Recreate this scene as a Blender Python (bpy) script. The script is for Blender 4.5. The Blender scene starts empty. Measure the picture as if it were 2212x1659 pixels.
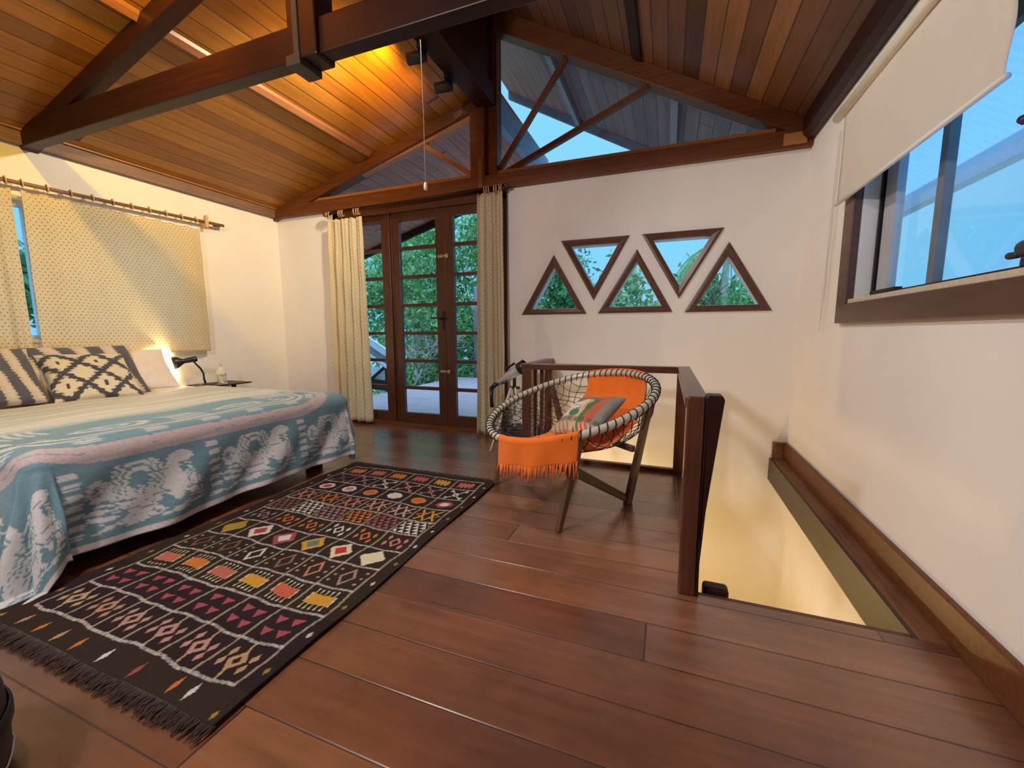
import bpy, math, random
import numpy as np
from mathutils import Vector, Matrix, geometry

random.seed(4)
RNG = np.random.default_rng(7)
S = bpy.context.scene
COL = S.collection

# ------------------------------------------------------------------ camera
cam_d = bpy.data.cameras.new('camera')
cam = bpy.data.objects.new('camera', cam_d)
COL.objects.link(cam)
S.camera = cam
cam_d.sensor_fit = 'HORIZONTAL'
cam_d.sensor_width = 36.0
cam_d.lens = 888.40 / 2212.0 * 36.0
cam_d.clip_start = 0.05
cam_d.clip_end = 200
CAM = Vector((4.9759, -4.2621, 1.15))
yaw, pitch, roll = 0.3619, 0.1249, -0.0034
fw = Vector((-math.sin(yaw) * math.cos(pitch), math.cos(yaw) * math.cos(pitch), -math.sin(pitch)))
rt = Vector((math.cos(yaw), math.sin(yaw), 0))
up = rt.cross(fw)
r2 = rt * math.cos(roll) + up * math.sin(roll)
u2 = -rt * math.sin(roll) + up * math.cos(roll)
cam.matrix_world = Matrix(((r2.x, u2.x, -fw.x, CAM.x), (r2.y, u2.y, -fw.y, CAM.y), (r2.z, u2.z, -fw.z, CAM.z), (0, 0, 0, 1)))

# ------------------------------------------------------------------ world (blue dusk sky)
W = bpy.data.worlds.new('dusk_sky')
S.world = W
W.use_nodes = True
wn = W.node_tree
wn.nodes.clear()
tc = wn.nodes.new('ShaderNodeTexCoord')
sx = wn.nodes.new('ShaderNodeSeparateXYZ')
wn.links.new(tc.outputs['Generated'], sx.inputs[0])
rx = wn.nodes.new('ShaderNodeValToRGB')          # towards +X deeper blue
rx.color_ramp.elements[0].position = 0.35
rx.color_ramp.elements[0].color = (0.27, 0.70, 1.0, 1)
rx.color_ramp.elements[1].position = 0.95
rx.color_ramp.elements[1].color = (0.09, 0.43, 0.98, 1)
wn.links.new(sx.outputs['X'], rx.inputs['Fac'])
rz = wn.nodes.new('ShaderNodeValToRGB')          # low sky a little duller
rz.color_ramp.elements[0].position = 0.0
rz.color_ramp.elements[0].color = (0.88, 0.95, 1.0, 1)
rz.color_ramp.elements[1].position = 0.45
rz.color_ramp.elements[1].color = (1, 1, 1, 1)
wn.links.new(sx.outputs['Z'], rz.inputs['Fac'])
mx = wn.nodes.new('ShaderNodeMixRGB')
mx.blend_type = 'MULTIPLY'
mx.inputs['Fac'].default_value = 1
wn.links.new(rx.outputs['Color'], mx.inputs['Color1'])
wn.links.new(rz.outputs['Color'], mx.inputs['Color2'])
bg = wn.nodes.new('ShaderNodeBackground')
mr = wn.nodes.new('ShaderNodeMapRange')          # sky overhead, out of view, boosted to brighten trees and deck
mr.interpolation_type = 'SMOOTHSTEP'
mr.inputs['From Min'].default_value = 0.50
mr.inputs['From Max'].default_value = 0.85
mr.inputs['To Min'].default_value = 1.05
mr.inputs['To Max'].default_value = 5.0
wn.links.new(sx.outputs['Z'], mr.inputs['Value'])
wn.links.new(mr.outputs['Result'], bg.inputs['Strength'])
wo = wn.nodes.new('ShaderNodeOutputWorld')
mz = wn.nodes.new('ShaderNodeMixRGB')
mz.inputs['Color2'].default_value = (0.42, 0.62, 0.95, 1)
wn.links.new(mx.outputs['Color'], mz.inputs['Color1'])
wn.links.new(mz.outputs['Color'], bg.inputs['Color'])
mf = wn.nodes.new('ShaderNodeMapRange')
mf.inputs['From Min'].default_value = 0.5
mf.inputs['From Max'].default_value = 0.8
wn.links.new(sx.outputs['Z'], mf.inputs['Value'])
wn.links.new(mf.outputs['Result'], mz.inputs['Fac'])
wn.links.new(bg.outputs['Background'], wo.inputs['Surface'])

# ------------------------------------------------------------------ view
S.view_settings.view_transform = 'Standard'
S.view_settings.look = 'None'
S.view_settings.exposure = 0.0
S.view_settings.gamma = 1.0
S.view_settings.use_curve_mapping = False
S.cycles.use_denoising = True
S.cycles.max_bounces = 8
S.cycles.diffuse_bounces = 5
S.cycles.glossy_bounces = 4
S.cycles.transparent_max_bounces = 16
S.cycles.sample_clamp_indirect = 6.0


def lamp(name, kind, loc, power, color, size=0.1, aim=None, spot=None, blend=0.5):
    d = bpy.data.lights.new(name, kind)
    d.energy = power
    d.color = color
    if kind == 'AREA':
        d.size = size
    else:
        d.shadow_soft_size = size
    if kind == 'SPOT':
        d.spot_size = math.radians(spot)
        d.spot_blend = blend
    o = bpy.data.objects.new(name, d)
    COL.objects.link(o)
    o.location = loc
    if aim is not None:
        o.rotation_euler = (Vector(aim) - Vector(loc)).to_track_quat('-Z', 'Y').to_euler()
    return o


# spotlights along the ridge, unseen fill added behind the truss, and the stair lamp downstairs
WARM = (1.0, 0.95, 0.85)
lamp('ridge_spot', 'SPOT', (3.25, -2.05, 3.40), 130, (1.0, 0.95, 0.92), 0.10, aim=(6.0, -2.2, 1.0), spot=120, blend=0.7)
lamp('ridge_spot', 'SPOT', (2.95, -3.9, 3.36), 165, WARM, 0.10, aim=(3.3, -3.5, 0), spot=112, blend=0.8)  # unseen spot added behind the truss to light floor and bed
lamp('ridge_spot', 'SPOT', (2.86, -1.25, 3.30), 145, (0.98, 1.0, 0.90), 0.04, aim=(0.0, -1.6, 1.4), spot=104, blend=0.6)
lamp('room_fill', 'SPOT', (2.93, -4.9, 2.52), 215, (1.0, 0.95, 0.97), 0.15, aim=(3.6, 0.0, 0.55), spot=130, blend=0.7)  # added fill without a fixture, set low to keep beam shadows off the walls
lamp('stair_lamp', 'POINT', (4.35, -0.42, -0.85), 32, (1.0, 0.68, 0.26), 0.05)
lamp('stair_lamp', 'POINT', (5.45, -1.9, -1.5), 40, (1.0, 0.69, 0.28), 0.06)

# ------------------------------------------------------------------ materials
MATS = {}


class NT:
    def __init__(self, name):
        self.m = bpy.data.materials.new(name)
        self.m.use_nodes = True
        self.t = self.m.node_tree
        self.t.nodes.clear()
        self.out = self.n('ShaderNodeOutputMaterial')

    def n(self, t, **kw):
        nd = self.t.nodes.new(t)
        for k, v in kw.items():
            if k.startswith('i_'):
                key = k[2:]
                nd.inputs[int(key) if key.isdigit() else key.replace('_', ' ')].default_value = v
            else:
                setattr(nd, k, v)
        return nd

    def l(self, a, b):
        self.t.links.new(a, b)

    def math(self, op, a, b=None, c=None):
        nd = self.n('ShaderNodeMath', operation=op)
        for i, x in enumerate((a, b, c)):
            if x is None:
                continue
            if isinstance(x, (int, float)):
                nd.inputs[i].default_value = x
            else:
                self.l(x, nd.inputs[i])
        return nd.outputs[0]

    def ramp(self, fac, stops, interp='LINEAR'):
        r = self.n('ShaderNodeValToRGB')
        cr = r.color_ramp
        cr.interpolation = interp
        while len(cr.elements) < len(stops):
            cr.elements.new(0.5)
        for e, (p, c) in zip(cr.elements, stops):
            e.position = p
            e.color = (*c, 1)
        self.l(fac, r.inputs['Fac'])
        return r.outputs['Color']

    def mix(self, fac, a, b, mode='MIX'):
        nd = self.n('ShaderNodeMixRGB', blend_type=mode)
        for i, x in ((0, fac), (1, a), (2, b)):
            if isinstance(x, (int, float)):
                nd.inputs[i].default_value = x
            elif isinstance(x, tuple):
                nd.inputs[i].default_value = (*x, 1)
            else:
                self.l(x, nd.inputs[i])
        return nd.outputs[0]

    def principled(self, col, rough=0.5, **kw):
        p = self.n('ShaderNodeBsdfPrincipled')
        if isinstance(col, tuple):
            p.inputs['Base Color'].default_value = (*col, 1)
        else:
            self.l(col, p.inputs['Base Color'])
        if isinstance(rough, (int, float)):
            p.inputs['Roughness'].default_value = rough
        else:
            self.l(rough, p.inputs['Roughness'])
        for k, v in kw.items():
            p.inputs[k.replace('_', ' ')].default_value = v
        self.l(p.outputs[0], self.out.inputs['Surface'])
        self.p = p
        return p

    def bump(self, h, strength=0.3, dist=0.01):
        b = self.n('ShaderNodeBump')
        b.inputs['Strength'].default_value = strength
        b.inputs['Distance'].default_value = dist
        self.l(h, b.inputs['Height'])
        self.l(b.outputs[0], self.p.inputs['Normal'])

    def coords(self, scale=(1, 1, 1), kind='Object', rot=(0, 0, 0)):
        t = self.n('ShaderNodeTexCoord')
        mp = self.n('ShaderNodeMapping')
        mp.inputs['Scale'].default_value = scale
        mp.inputs['Rotation'].default_value = rot
        self.l(t.outputs[kind], mp.inputs[0])
        return mp.outputs[0]

    def noise(self, vec, scale=5.0, detail=4.0, rough=0.5):
        nd = self.n('ShaderNodeTexNoise')
        nd.inputs['Scale'].default_value = scale
        nd.inputs['Detail'].default_value = detail
        nd.inputs['Roughness'].default_value = rough
        self.l(vec, nd.inputs['Vector'])
        return nd.outputs['Fac']


def simple(name, col, rough=0.5, var=0.08, scale=8.0, bump=0.0, **kw):
    t = NT(name)
    v = t.coords()
    f = t.noise(v, scale)
    a = tuple(max(0, c * (1 - var)) for c in col)
    b = tuple(min(1, c * (1 + var)) for c in col)
    p = t.principled(t.ramp(f, [(0.3, a), (0.7, b)]), rough, **kw)
    if bump:
        t.bump(t.noise(v, scale * 12), bump, 0.004)
    return t.m


def wood(name, c1, c2, rough=0.45, grain=(1, 14, 14), scale=3.0, spec=0.5):
    t = NT(name)
    v = t.coords(scale=grain)
    f = t.noise(v, scale, 5, 0.6)
    g = t.noise(t.coords(), 1.3, 2)
    col = t.ramp(f, [(0.3, c1), (0.7, c2)])
    col = t.mix(t.math('MULTIPLY', g, 0.5), col, tuple(c * 0.6 for c in c1))
    t.principled(col, rough, Specular_IOR_Level=spec)
    t.bump(f, 0.15, 0.003)
    return t.m


def planks(name, along, width, cols, rough, groove=0.03, length=2.4, tilt=None, seam=0.35, blotch=0.0, gloss_var=0.1, spec=0.5, coat=0.0):
    """boards running along an axis: random board tone, grain, seams and butt joints"""
    t = NT(name)
    tcn = t.n('ShaderNodeTexCoord')
    s = t.n('ShaderNodeSeparateXYZ')
    t.l(tcn.outputs['Object'], s.inputs[0])
    a, b = ('X', 'Y') if along == 'X' else ('Y', 'X')
    A, B = s.outputs[a], s.outputs[b]
    q = t.math('DIVIDE', B, width)
    idx = t.math('FLOOR', q)
    fr = t.math('FRACT', q)
    wn_ = t.n('ShaderNodeTexWhiteNoise', noise_dimensions='1D')
    t.l(idx, wn_.inputs['W'])
    off = t.math('MULTIPLY', wn_.outputs['Value'], length)
    q2 = t.math('DIVIDE', t.math('ADD', A, off), length)
    idx2 = t.math('FLOOR', q2)
    fr2 = t.math('FRACT', q2)
    w2 = t.n('ShaderNodeTexWhiteNoise', noise_dimensions='2D')
    cb = t.n('ShaderNodeCombineXYZ')
    t.l(idx, cb.inputs[0])
    t.l(idx2, cb.inputs[1])
    t.l(cb.outputs[0], w2.inputs['Vector'])
    base = t.ramp(w2.outputs['Value'], [(i / max(1, len(cols) - 1), c) for i, c in enumerate(cols)])
    # grain
    cg = t.n('ShaderNodeCombineXYZ')
    t.l(t.math('MULTIPLY', A, 1.2), cg.inputs[0])
    t.l(t.math('ADD', t.math('MULTIPLY', B, 16.0), t.math('MULTIPLY', w2.outputs['Value'], 31.0)), cg.inputs[1])
    g = t.noise(cg.outputs[0], 1.6, 6, 0.65)
    col = t.mix(0.75, base, t.ramp(g, [(0.25, (0.55, 0.5, 0.48)), (0.75, (1.25, 1.22, 1.2))]), 'MULTIPLY')
    if blotch:
        bl = t.noise(t.coords(), 1.7, 4, 0.6)
        col = t.mix(blotch, col, t.ramp(bl, [(0.35, (0.50, 0.48, 0.55)), (0.5, (1, 1, 1)), (0.68, (1.45, 1.30, 1.15))]), 'MULTIPLY')
    e = t.math('MINIMUM', fr, t.math('SUBTRACT', 1.0, fr))
    sm = t.math('LESS_THAN', e, groove / 2)
    e2 = t.math('LESS_THAN', fr2, 0.0025)
    line = t.math('MAXIMUM', sm, e2)
    dark = tuple(c * seam for c in cols[0])
    col = t.mix(line, col, dark)
    rg = t.math('ADD', t.math('MULTIPLY', t.noise(t.coords(), 3.5, 3), gloss_var), rough - gloss_var / 2)
    t.principled(col, rg, Specular_IOR_Level=spec, Coat_Weight=coat, Coat_Roughness=0.30)
    h = t.math('ADD', t.math('MULTIPLY', t.math('MINIMUM', t.math('DIVIDE', e, groove), 1.0), 1.0), t.math('MULTIPLY', g, 0.05))
    t.bump(h, 0.5, 0.005)
    return t.m


def attr_mat(name, rough=0.85, sheen=0.2, trans=0.0, bump=0.15, bscale=300):
    t = NT(name)
    a = t.n('ShaderNodeAttribute', attribute_name='Col')
    p = t.principled(a.outputs['Color'], rough, Sheen_Weight=sheen, Specular_IOR_Level=0.2)
    t.bump(t.noise(t.coords(), bscale, 2), bump, 0.002)
    return t.m


def cloth(name, col, rough=0.9, trans=0.0, wscale=260, var=0.06):
    t = NT(name)
    v = t.coords()
    f = t.noise(v, 9, 3)
    a = tuple(c * (1 - var) for c in col)
    b = tuple(min(1, c * (1 + var)) for c in col)
    c = t.ramp(f, [(0.3, a), (0.7, b)])
    p = t.principled(c, rough, Sheen_Weight=0.2, Specular_IOR_Level=0.15)
    t.bump(t.noise(v, wscale, 2), 0.25, 0.002)
    if trans:
        tr = t.n('ShaderNodeBsdfTranslucent')
        t.l(c, tr.inputs['Color'])
        ms = t.n('ShaderNodeMixShader')
        ms.inputs[0].default_value = trans
        t.l(p.outputs[0], ms.inputs[1])
        t.l(tr.outputs[0], ms.inputs[2])
        t.l(ms.outputs[0], t.out.inputs['Surface'])
    return t.m


def glass(name, refl=0.01, tint=(0.96, 0.98, 1.0)):
    t = NT(name)
    tr = t.n('ShaderNodeBsdfTransparent')
    tr.inputs[0].default_value = (*tint, 1)
    gl = t.n('ShaderNodeBsdfGlossy')
    gl.inputs['Roughness'].default_value = 0.02
    lw = t.n('ShaderNodeLayerWeight')
    lw.inputs['Blend'].default_value = 0.25
    f = t.math('ADD', t.math('MULTIPLY', lw.outputs['Fresnel'], 0.17), refl * 0.3)
    ms = t.n('ShaderNodeMixShader')
    t.l(f, ms.inputs[0])
    t.l(tr.outputs[0], ms.inputs[1])
    t.l(gl.outputs[0], ms.inputs[2])
    t.l(ms.outputs[0], t.out.inputs['Surface'])
    return t.m


def emit(name, col, strength):
    t = NT(name)
    e = t.n('ShaderNodeEmission')
    e.inputs[0].default_value = (*col, 1)
    e.inputs[1].default_value = strength
    t.l(e.outputs[0], t.out.inputs['Surface'])
    return t.m


def curtain_mat():
    """cream-yellow cotton printed with staggered drop motifs inside a wavy ogee net (uses UV in metres)"""
    t = NT('printed_curtain')
    tcn = t.n('ShaderNodeTexCoord')
    s = t.n('ShaderNodeSeparateXYZ')
    t.l(tcn.outputs['UV'], s.inputs[0])
    PX, PY = 0.034, 0.027
    u = t.math('DIVIDE', s.outputs['X'], PX)
    v = t.math('DIVIDE', s.outputs['Y'], PY)
    row = t.math('FLOOR', v)
    par = t.math('MULTIPLY', t.math('MODULO', t.math('ABSOLUTE', row), 2.0), 0.5)
    fu = t.math('SUBTRACT', t.math('FRACT', t.math('ADD', u, par)), 0.5)
    fv = t.math('SUBTRACT', t.math('FRACT', v), 0.5)
    r = t.math('SQRT', t.math('ADD', t.math('POWER', t.math('MULTIPLY', fu, 1.0), 2.0), t.math('POWER', t.math('MULTIPLY', fv, 0.85), 2.0)))
    dot = t.math('LESS_THAN', r, 0.15)
    ring = t.math('LESS_THAN', t.math('ABSOLUTE', t.math('SUBTRACT', r, 0.33)), 0.035)
    base = (0.84, 0.72, 0.47)
    c = t.mix(t.math('MULTIPLY', ring, 0.8), base, (0.86, 0.80, 0.64))
    c = t.mix(t.math('MULTIPLY', dot, 0.95), c, (0.34, 0.25, 0.11))
    p = t.principled(c, 0.9, Specular_IOR_Level=0.1)
    tr = t.n('ShaderNodeBsdfTranslucent')
    t.l(t.mix(0.55, c, (0.95, 0.92, 0.88)), tr.inputs['Color'])
    ms = t.n('ShaderNodeMixShader')
    ms.inputs[0].default_value = 0.48
    t.l(p.outputs[0], ms.inputs[1])
    t.l(tr.outputs[0], ms.inputs[2])
    t.l(ms.outputs[0], t.out.inputs['Surface'])
    return t.m


M_wall = simple('wall_plaster', (0.82, 0.78, 0.73), 0.85, 0.03, 2.0, 0.12)
M_floor = planks('floor_boards', 'X', 0.205, [(0.115, 0.040, 0.020), (0.19, 0.072, 0.033), (0.155, 0.056, 0.026), (0.25, 0.105, 0.048), (0.135, 0.050, 0.028)], 0.27, 0.022, 3.1, blotch=0.55, gloss_var=0.08, spec=0.6, coat=1.0)
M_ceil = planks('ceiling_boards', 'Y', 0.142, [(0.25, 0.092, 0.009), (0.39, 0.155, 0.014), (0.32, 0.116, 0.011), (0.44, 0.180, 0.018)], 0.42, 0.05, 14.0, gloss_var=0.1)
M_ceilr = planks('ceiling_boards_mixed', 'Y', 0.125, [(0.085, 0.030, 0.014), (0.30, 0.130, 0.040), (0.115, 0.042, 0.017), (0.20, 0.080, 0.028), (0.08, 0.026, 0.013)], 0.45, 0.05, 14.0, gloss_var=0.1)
M_soffit = planks('soffit_boards', 'Y', 0.14, [(0.26, 0.15, 0.13), (0.34, 0.20, 0.17), (0.20, 0.12, 0.12)], 0.6, 0.05, 5.5)
M_soffit_white = planks('painted_soffit', 'Y', 0.13, [(0.50, 0.52, 0.54), (0.58, 0.60, 0.62)], 0.6, 0.05, 5.5, seam=0.5)
M_darkwood = wood('dark_beam_wood', (0.022, 0.0055, 0.0028), (0.045, 0.011, 0.0045), 0.42, spec=0.28)
M_gable = wood('red_brown_wood', (0.11, 0.034, 0.011), (0.20, 0.066, 0.020), 0.42, spec=0.3)
M_oldwood = wood('worn_plate_wood', (0.17, 0.09, 0.062), (0.30, 0.18, 0.13), 0.6, grain=(14, 1, 14))
M_orangew = wood('orange_trim_wood', (0.38, 0.15, 0.045), (0.52, 0.23, 0.08), 0.4, grain=(14, 1, 14))
M_doorw = wood('door_wood', (0.060, 0.019, 0.010), (0.12, 0.040, 0.018), 0.35, grain=(14, 14, 1.5))
M_rail = wood('railing_wood', (0.075, 0.022, 0.012), (0.14, 0.045, 0.022), 0.28, grain=(10, 10, 1.5))
M_winframe = wood('window_frame_wood', (0.085, 0.034, 0.020), (0.15, 0.065, 0.038), 0.35, grain=(8, 1.5, 8))
M_ledge = wood('ledge_wood', (0.13, 0.050, 0.024), (0.30, 0.13, 0.06), 0.45, grain=(10, 1, 10))
M_fascia = wood('fascia_wood', (0.050, 0.034, 0.021), (0.080, 0.054, 0.034), 0.5, grain=(10, 1, 10))
M_glass = glass('clear_glass')
M_curtain = curtain_mat()
M_ring = simple('wooden_ring', (0.62, 0.42, 0.20), 0.4)
M_rod = wood('curtain_rod_wood', (0.19, 0.085, 0.045), (0.30, 0.15, 0.085), 0.45, grain=(14, 2, 14))
M_metal = simple('steel_grey', (0.45, 0.45, 0.44), 0.35, 0.05, Metallic=0.8)
M_brass = simple('brass', (0.60, 0.50, 0.30), 0.3, 0.05, Metallic=0.9)
M_black = simple('black_metal', (0.012, 0.012, 0.014), 0.35, 0.1)
M_blackm = simple('matte_black', (0.008, 0.008, 0.009), 0.6, 0.1)
M_white = simple('white_paint', (0.78, 0.78, 0.76), 0.5, 0.03)
M_cream = simple('cream_enamel', (0.70, 0.66, 0.52), 0.5, 0.04)
M_stone = simple('cream_stone', (0.62, 0.53, 0.38), 0.5, 0.1, 30)
M_blind = cloth('blind_fabric', (0.76, 0.68, 0.57), 0.8, 0.12, 400, 0.02)
M_sheet = cloth('white_sheet', (0.72, 0.66, 0.66), 0.9)
M_spread = attr_mat('woven_bedspread', bscale=220, bump=0.3)
M_rug = attr_mat('woven_rug', rough=0.95, sheen=0.0, bscale=260, bump=0.5)
M_pillowp = attr_mat('printed_cushion', bscale=300)
M_fringe = cloth('rug_fringe', (0.045, 0.026, 0.022))
M_orange = cloth('orange_throw', (0.86, 0.185, 0.022), 0.95, 0.15, 300, 0.05)
M_rope = cloth('black_rope', (0.015, 0.010, 0.010))
M_tube = simple('cream_tube', (0.50, 0.45, 0.36), 0.25, 0.04)
M_chairw = wood('chair_wood', (0.10, 0.050, 0.026), (0.17, 0.09, 0.05), 0.45, grain=(4, 4, 2))
M_deck = planks('deck_boards', 'X', 0.14, [(0.36, 0.29, 0.30), (0.43, 0.35, 0.36), (0.39, 0.31, 0.33)], 0.55, 0.05, 4.0)
M_bark = simple('bark', (0.20, 0.16, 0.12), 0.9, 0.4, 6, 0.4)


def sheet_roof():
    t = NT('translucent_roof_sheet')
    tr = t.n('ShaderNodeBsdfTranslucent')
    tr.inputs[0].default_value = (0.50, 0.65, 0.80, 1)
    ts = t.n('ShaderNodeBsdfTransparent')
    ts.inputs[0].default_value = (0.72, 0.84, 0.95, 1)
    wv = t.n('ShaderNodeTexWave', wave_type='BANDS', bands_direction='Y')
    wv.inputs['Scale'].default_value = 4.0
    t.l(t.coords(), wv.inputs['Vector'])
    ms = t.n('ShaderNodeMixShader')
    t.l(t.math('ADD', t.math('MULTIPLY', wv.outputs['Fac'], 0.07), 0.62), ms.inputs[0])
    t.l(tr.outputs[0], ms.inputs[1])
    t.l(ts.outputs[0], ms.inputs[2])
    t.l(ms.outputs[0], t.out.inputs['Surface'])
    return t.m


M_sheetroof = sheet_roof()


def leaf_mat(name, c1, c2):
    t = NT(name)
    a = t.n('ShaderNodeAttribute', attribute_name='Col')
    c = t.mix(a.outputs['Fac'], c1, c2)
    p = t.principled(c, 0.5, Specular_IOR_Level=0.3)
    tr = t.n('ShaderNodeBsdfTranslucent')
    t.l(c, tr.inputs['Color'])
    ms = t.n('ShaderNodeMixShader')
    ms.inputs[0].default_value = 0.35
    t.l(p.outputs[0], ms.inputs[1])
    t.l(tr.outputs[0], ms.inputs[2])
    t.l(ms.outputs[0], t.out.inputs['Surface'])
    return t.m


M_leaf1 = leaf_mat('leaf_green', (0.06, 0.22, 0.08), (0.44, 0.74, 0.26))
M_leaf2 = leaf_mat('leaf_olive', (0.14, 0.25, 0.12), (0.56, 0.76, 0.34))
M_leaf3 = leaf_mat('leaf_dark', (0.04, 0.17, 0.08), (0.24, 0.58, 0.26))
M_palm = leaf_mat('palm_green', (0.14, 0.30, 0.08), (0.55, 0.75, 0.28))


# ------------------------------------------------------------------ mesh builder
class MB:
    def __init__(self):
        self.v = []
        self.f = []
        self.s = []

    def add(self, vs, fs, smooth=False):
        o = len(self.v)
        self.v += [tuple(p) for p in vs]
        self.f += [tuple(i + o for i in f) for f in fs]
        self.s += [smooth] * len(fs)
        return self

    def box(self, x0, x1, y0, y1, z0, z1):
        vs = [(x, y, z) for z in (z0, z1) for y in (y0, y1) for x in (x0, x1)]
        return self.add(vs, [(0, 2, 3, 1), (4, 5, 7, 6), (0, 1, 5, 4), (2, 6, 7, 3), (0, 4, 6, 2), (1, 3, 7, 5)])

    def hexa(self, p):
        """8 points: bottom 4 (ccw), top 4"""
        return self.add(p, [(3, 2, 1, 0), (4, 5, 6, 7), (0, 1, 5, 4), (1, 2, 6, 5), (2, 3, 7, 6), (3, 0, 4, 7)])

    def prism(self, poly, ax, a0, a1):
        """extrude a 2-D polygon along axis ax ('X','Y','Z') from a0 to a1"""
        def P(q, a):
            return {'X': (a, q[0], q[1]), 'Y': (q[0], a, q[1]), 'Z': (q[0], q[1], a)}[ax]
        n = len(poly)
        vs = [P(q, a0) for q in poly] + [P(q, a1) for q in poly]
        fs = [tuple(range(n))[::-1], tuple(range(n, 2 * n))]
        fs += [(i, (i + 1) % n, (i + 1) % n + n, i + n) for i in range(n)]
        return self.add(vs, fs)

    def beam(self, a, b, w, h, upv=(0, 0, 1)):
        a, b = Vector(a), Vector(b)
        d = (b - a).normalized()
        s = d.cross(Vector(upv)).normalized()
        u = s.cross(d).normalized()
        ps = []
        for c in (a, b):
            ps += [c - s * w / 2 - u * h / 2, c + s * w / 2 - u * h / 2, c + s * w / 2 + u * h / 2, c - s * w / 2 + u * h / 2]
        return self.add(ps, [(3, 2, 1, 0), (4, 5, 6, 7), (0, 1, 5, 4), (1, 2, 6, 5), (2, 3, 7, 6), (3, 0, 4, 7)])

    def tube(self, pts, r, n=10, closed=False, smooth=True, cap=True):
        pts = [Vector(p) for p in pts]
        m = len(pts)
        rs = r if isinstance(r, (list, tuple)) else [r] * m
        vs = []
        prev = None
        for i, p in enumerate(pts):
            if closed:
                t = (pts[(i + 1) % m] - pts[i - 1])
            else:
                t = (pts[min(i + 1, m - 1)] - pts[max(i - 1, 0)])
            t.normalize()
            if prev is None:
                ref = Vector((0, 0, 1)) if abs(t.z) < 0.9 else Vector((1, 0, 0))
                x = t.cross(ref).normalized()
            else:
                x = (prev - t * prev.dot(t)).normalized()
            prev = x
            y = t.cross(x)
            for k in range(n):
                a = 2 * math.pi * k / n
                vs.append(p + (x * math.cos(a) + y * math.sin(a)) * rs[i])
        fs = []
        L = m if closed else m - 1
        for i in range(L):
            for k in range(n):
                a = i * n + k
                b = i * n + (k + 1) % n
                c = ((i + 1) % m) * n + (k + 1) % n
                d = ((i + 1) % m) * n + k
                fs.append((a, b, c, d))
        if cap and not closed:
            fs.append(tuple(range(n))[::-1])
            fs.append(tuple(range((m - 1) * n, m * n)))
        return self.add(vs, fs, smooth)

    def lathe(self, prof, origin=(0, 0, 0), axis=(0, 0, 1), n=24, smooth=True):
        """profile of (radius, height) revolved about axis through origin"""
        o = Vector(origin)
        z = Vector(axis).normalized()
        x = z.orthogonal().normalized()
        y = z.cross(x)
        vs = []
        for r, h in prof:
            for k in range(n):
                a = 2 * math.pi * k / n
                vs.append(o + z * h + (x * math.cos(a) + y * math.sin(a)) * r)
        fs = []
        for i in range(len(prof) - 1):
            for k in range(n):
                fs.append((i * n + k, i * n + (k + 1) % n, (i + 1) * n + (k + 1) % n, (i + 1) * n + k))
        return self.add(vs, fs, smooth)

    def sphere(self, c, r, n=16, sz=1.0):
        prof = [(r * math.sin(math.pi * i / 10) + 1e-5, -r * sz * math.cos(math.pi * i / 10)) for i in range(11)]
        return self.lathe(prof, c, (0, 0, 1), n)

    def torus(self, c, R, r, axis=(0, 0, 1), n=20, m=8):
        z = Vector(axis).normalized()
        x = z.orthogonal().normalized()
        y = z.cross(x)
        pts = [Vector(c) + (x * math.cos(2 * math.pi * k / n) + y * math.sin(2 * math.pi * k / n)) * R for k in range(n)]
        return self.tube(pts, r, m, closed=True)

    def build(self, name, mat, parent=None, bevel=0.0, kind=None, label=None, cat=None, group=None, seg=2):
        me = bpy.data.meshes.new(name)
        me.from_pydata(self.v, [], self.f)
        me.polygons.foreach_set('use_smooth', self.s)
        me.update()
        o = bpy.data.objects.new(name, me)
        COL.objects.link(o)
        me.materials.append(mat)
        if bevel:
            b = o.modifiers.new('bevel', 'BEVEL')
            b.width = bevel
            b.segments = seg
            b.limit_method = 'ANGLE'
        if parent is not None:
            o.parent = parent
        tag(o, label, cat, group, kind)
        return o


def tag(o, label=None, cat=None, group=None, kind=None):
    if label:
        o['label'] = label
    if cat:
        o['category'] = cat
    if group:
        o['group'] = group
    if kind:
        o['kind'] = kind
    return o


def empty(name, loc=(0, 0, 0), label=None, cat=None, group=None, kind=None):
    o = bpy.data.objects.new(name, None)
    o.empty_display_size = 0.1
    COL.objects.link(o)
    o.location = loc
    tag(o, label, cat, group, kind)
    bpy.context.view_layer.update()
    return o


class Thing:
    """An Empty at the thing's base; parts are modelled in world coordinates and keep their place."""
    def __init__(self, name, base, label=None, cat=None, group=None, kind=None):
        self.o = empty(name, base, label, cat, group, kind)
        self.b = Vector(base)

    def part(self, mb, name, mat, bevel=0.0, parent=None, label=None, kind=None, seg=2):
        o = mb.build(name, mat, parent or self.o, bevel, kind, label, seg=seg)
        if parent is None:
            o.matrix_parent_inverse = Matrix.Translation(-self.b)
        return o


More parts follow.
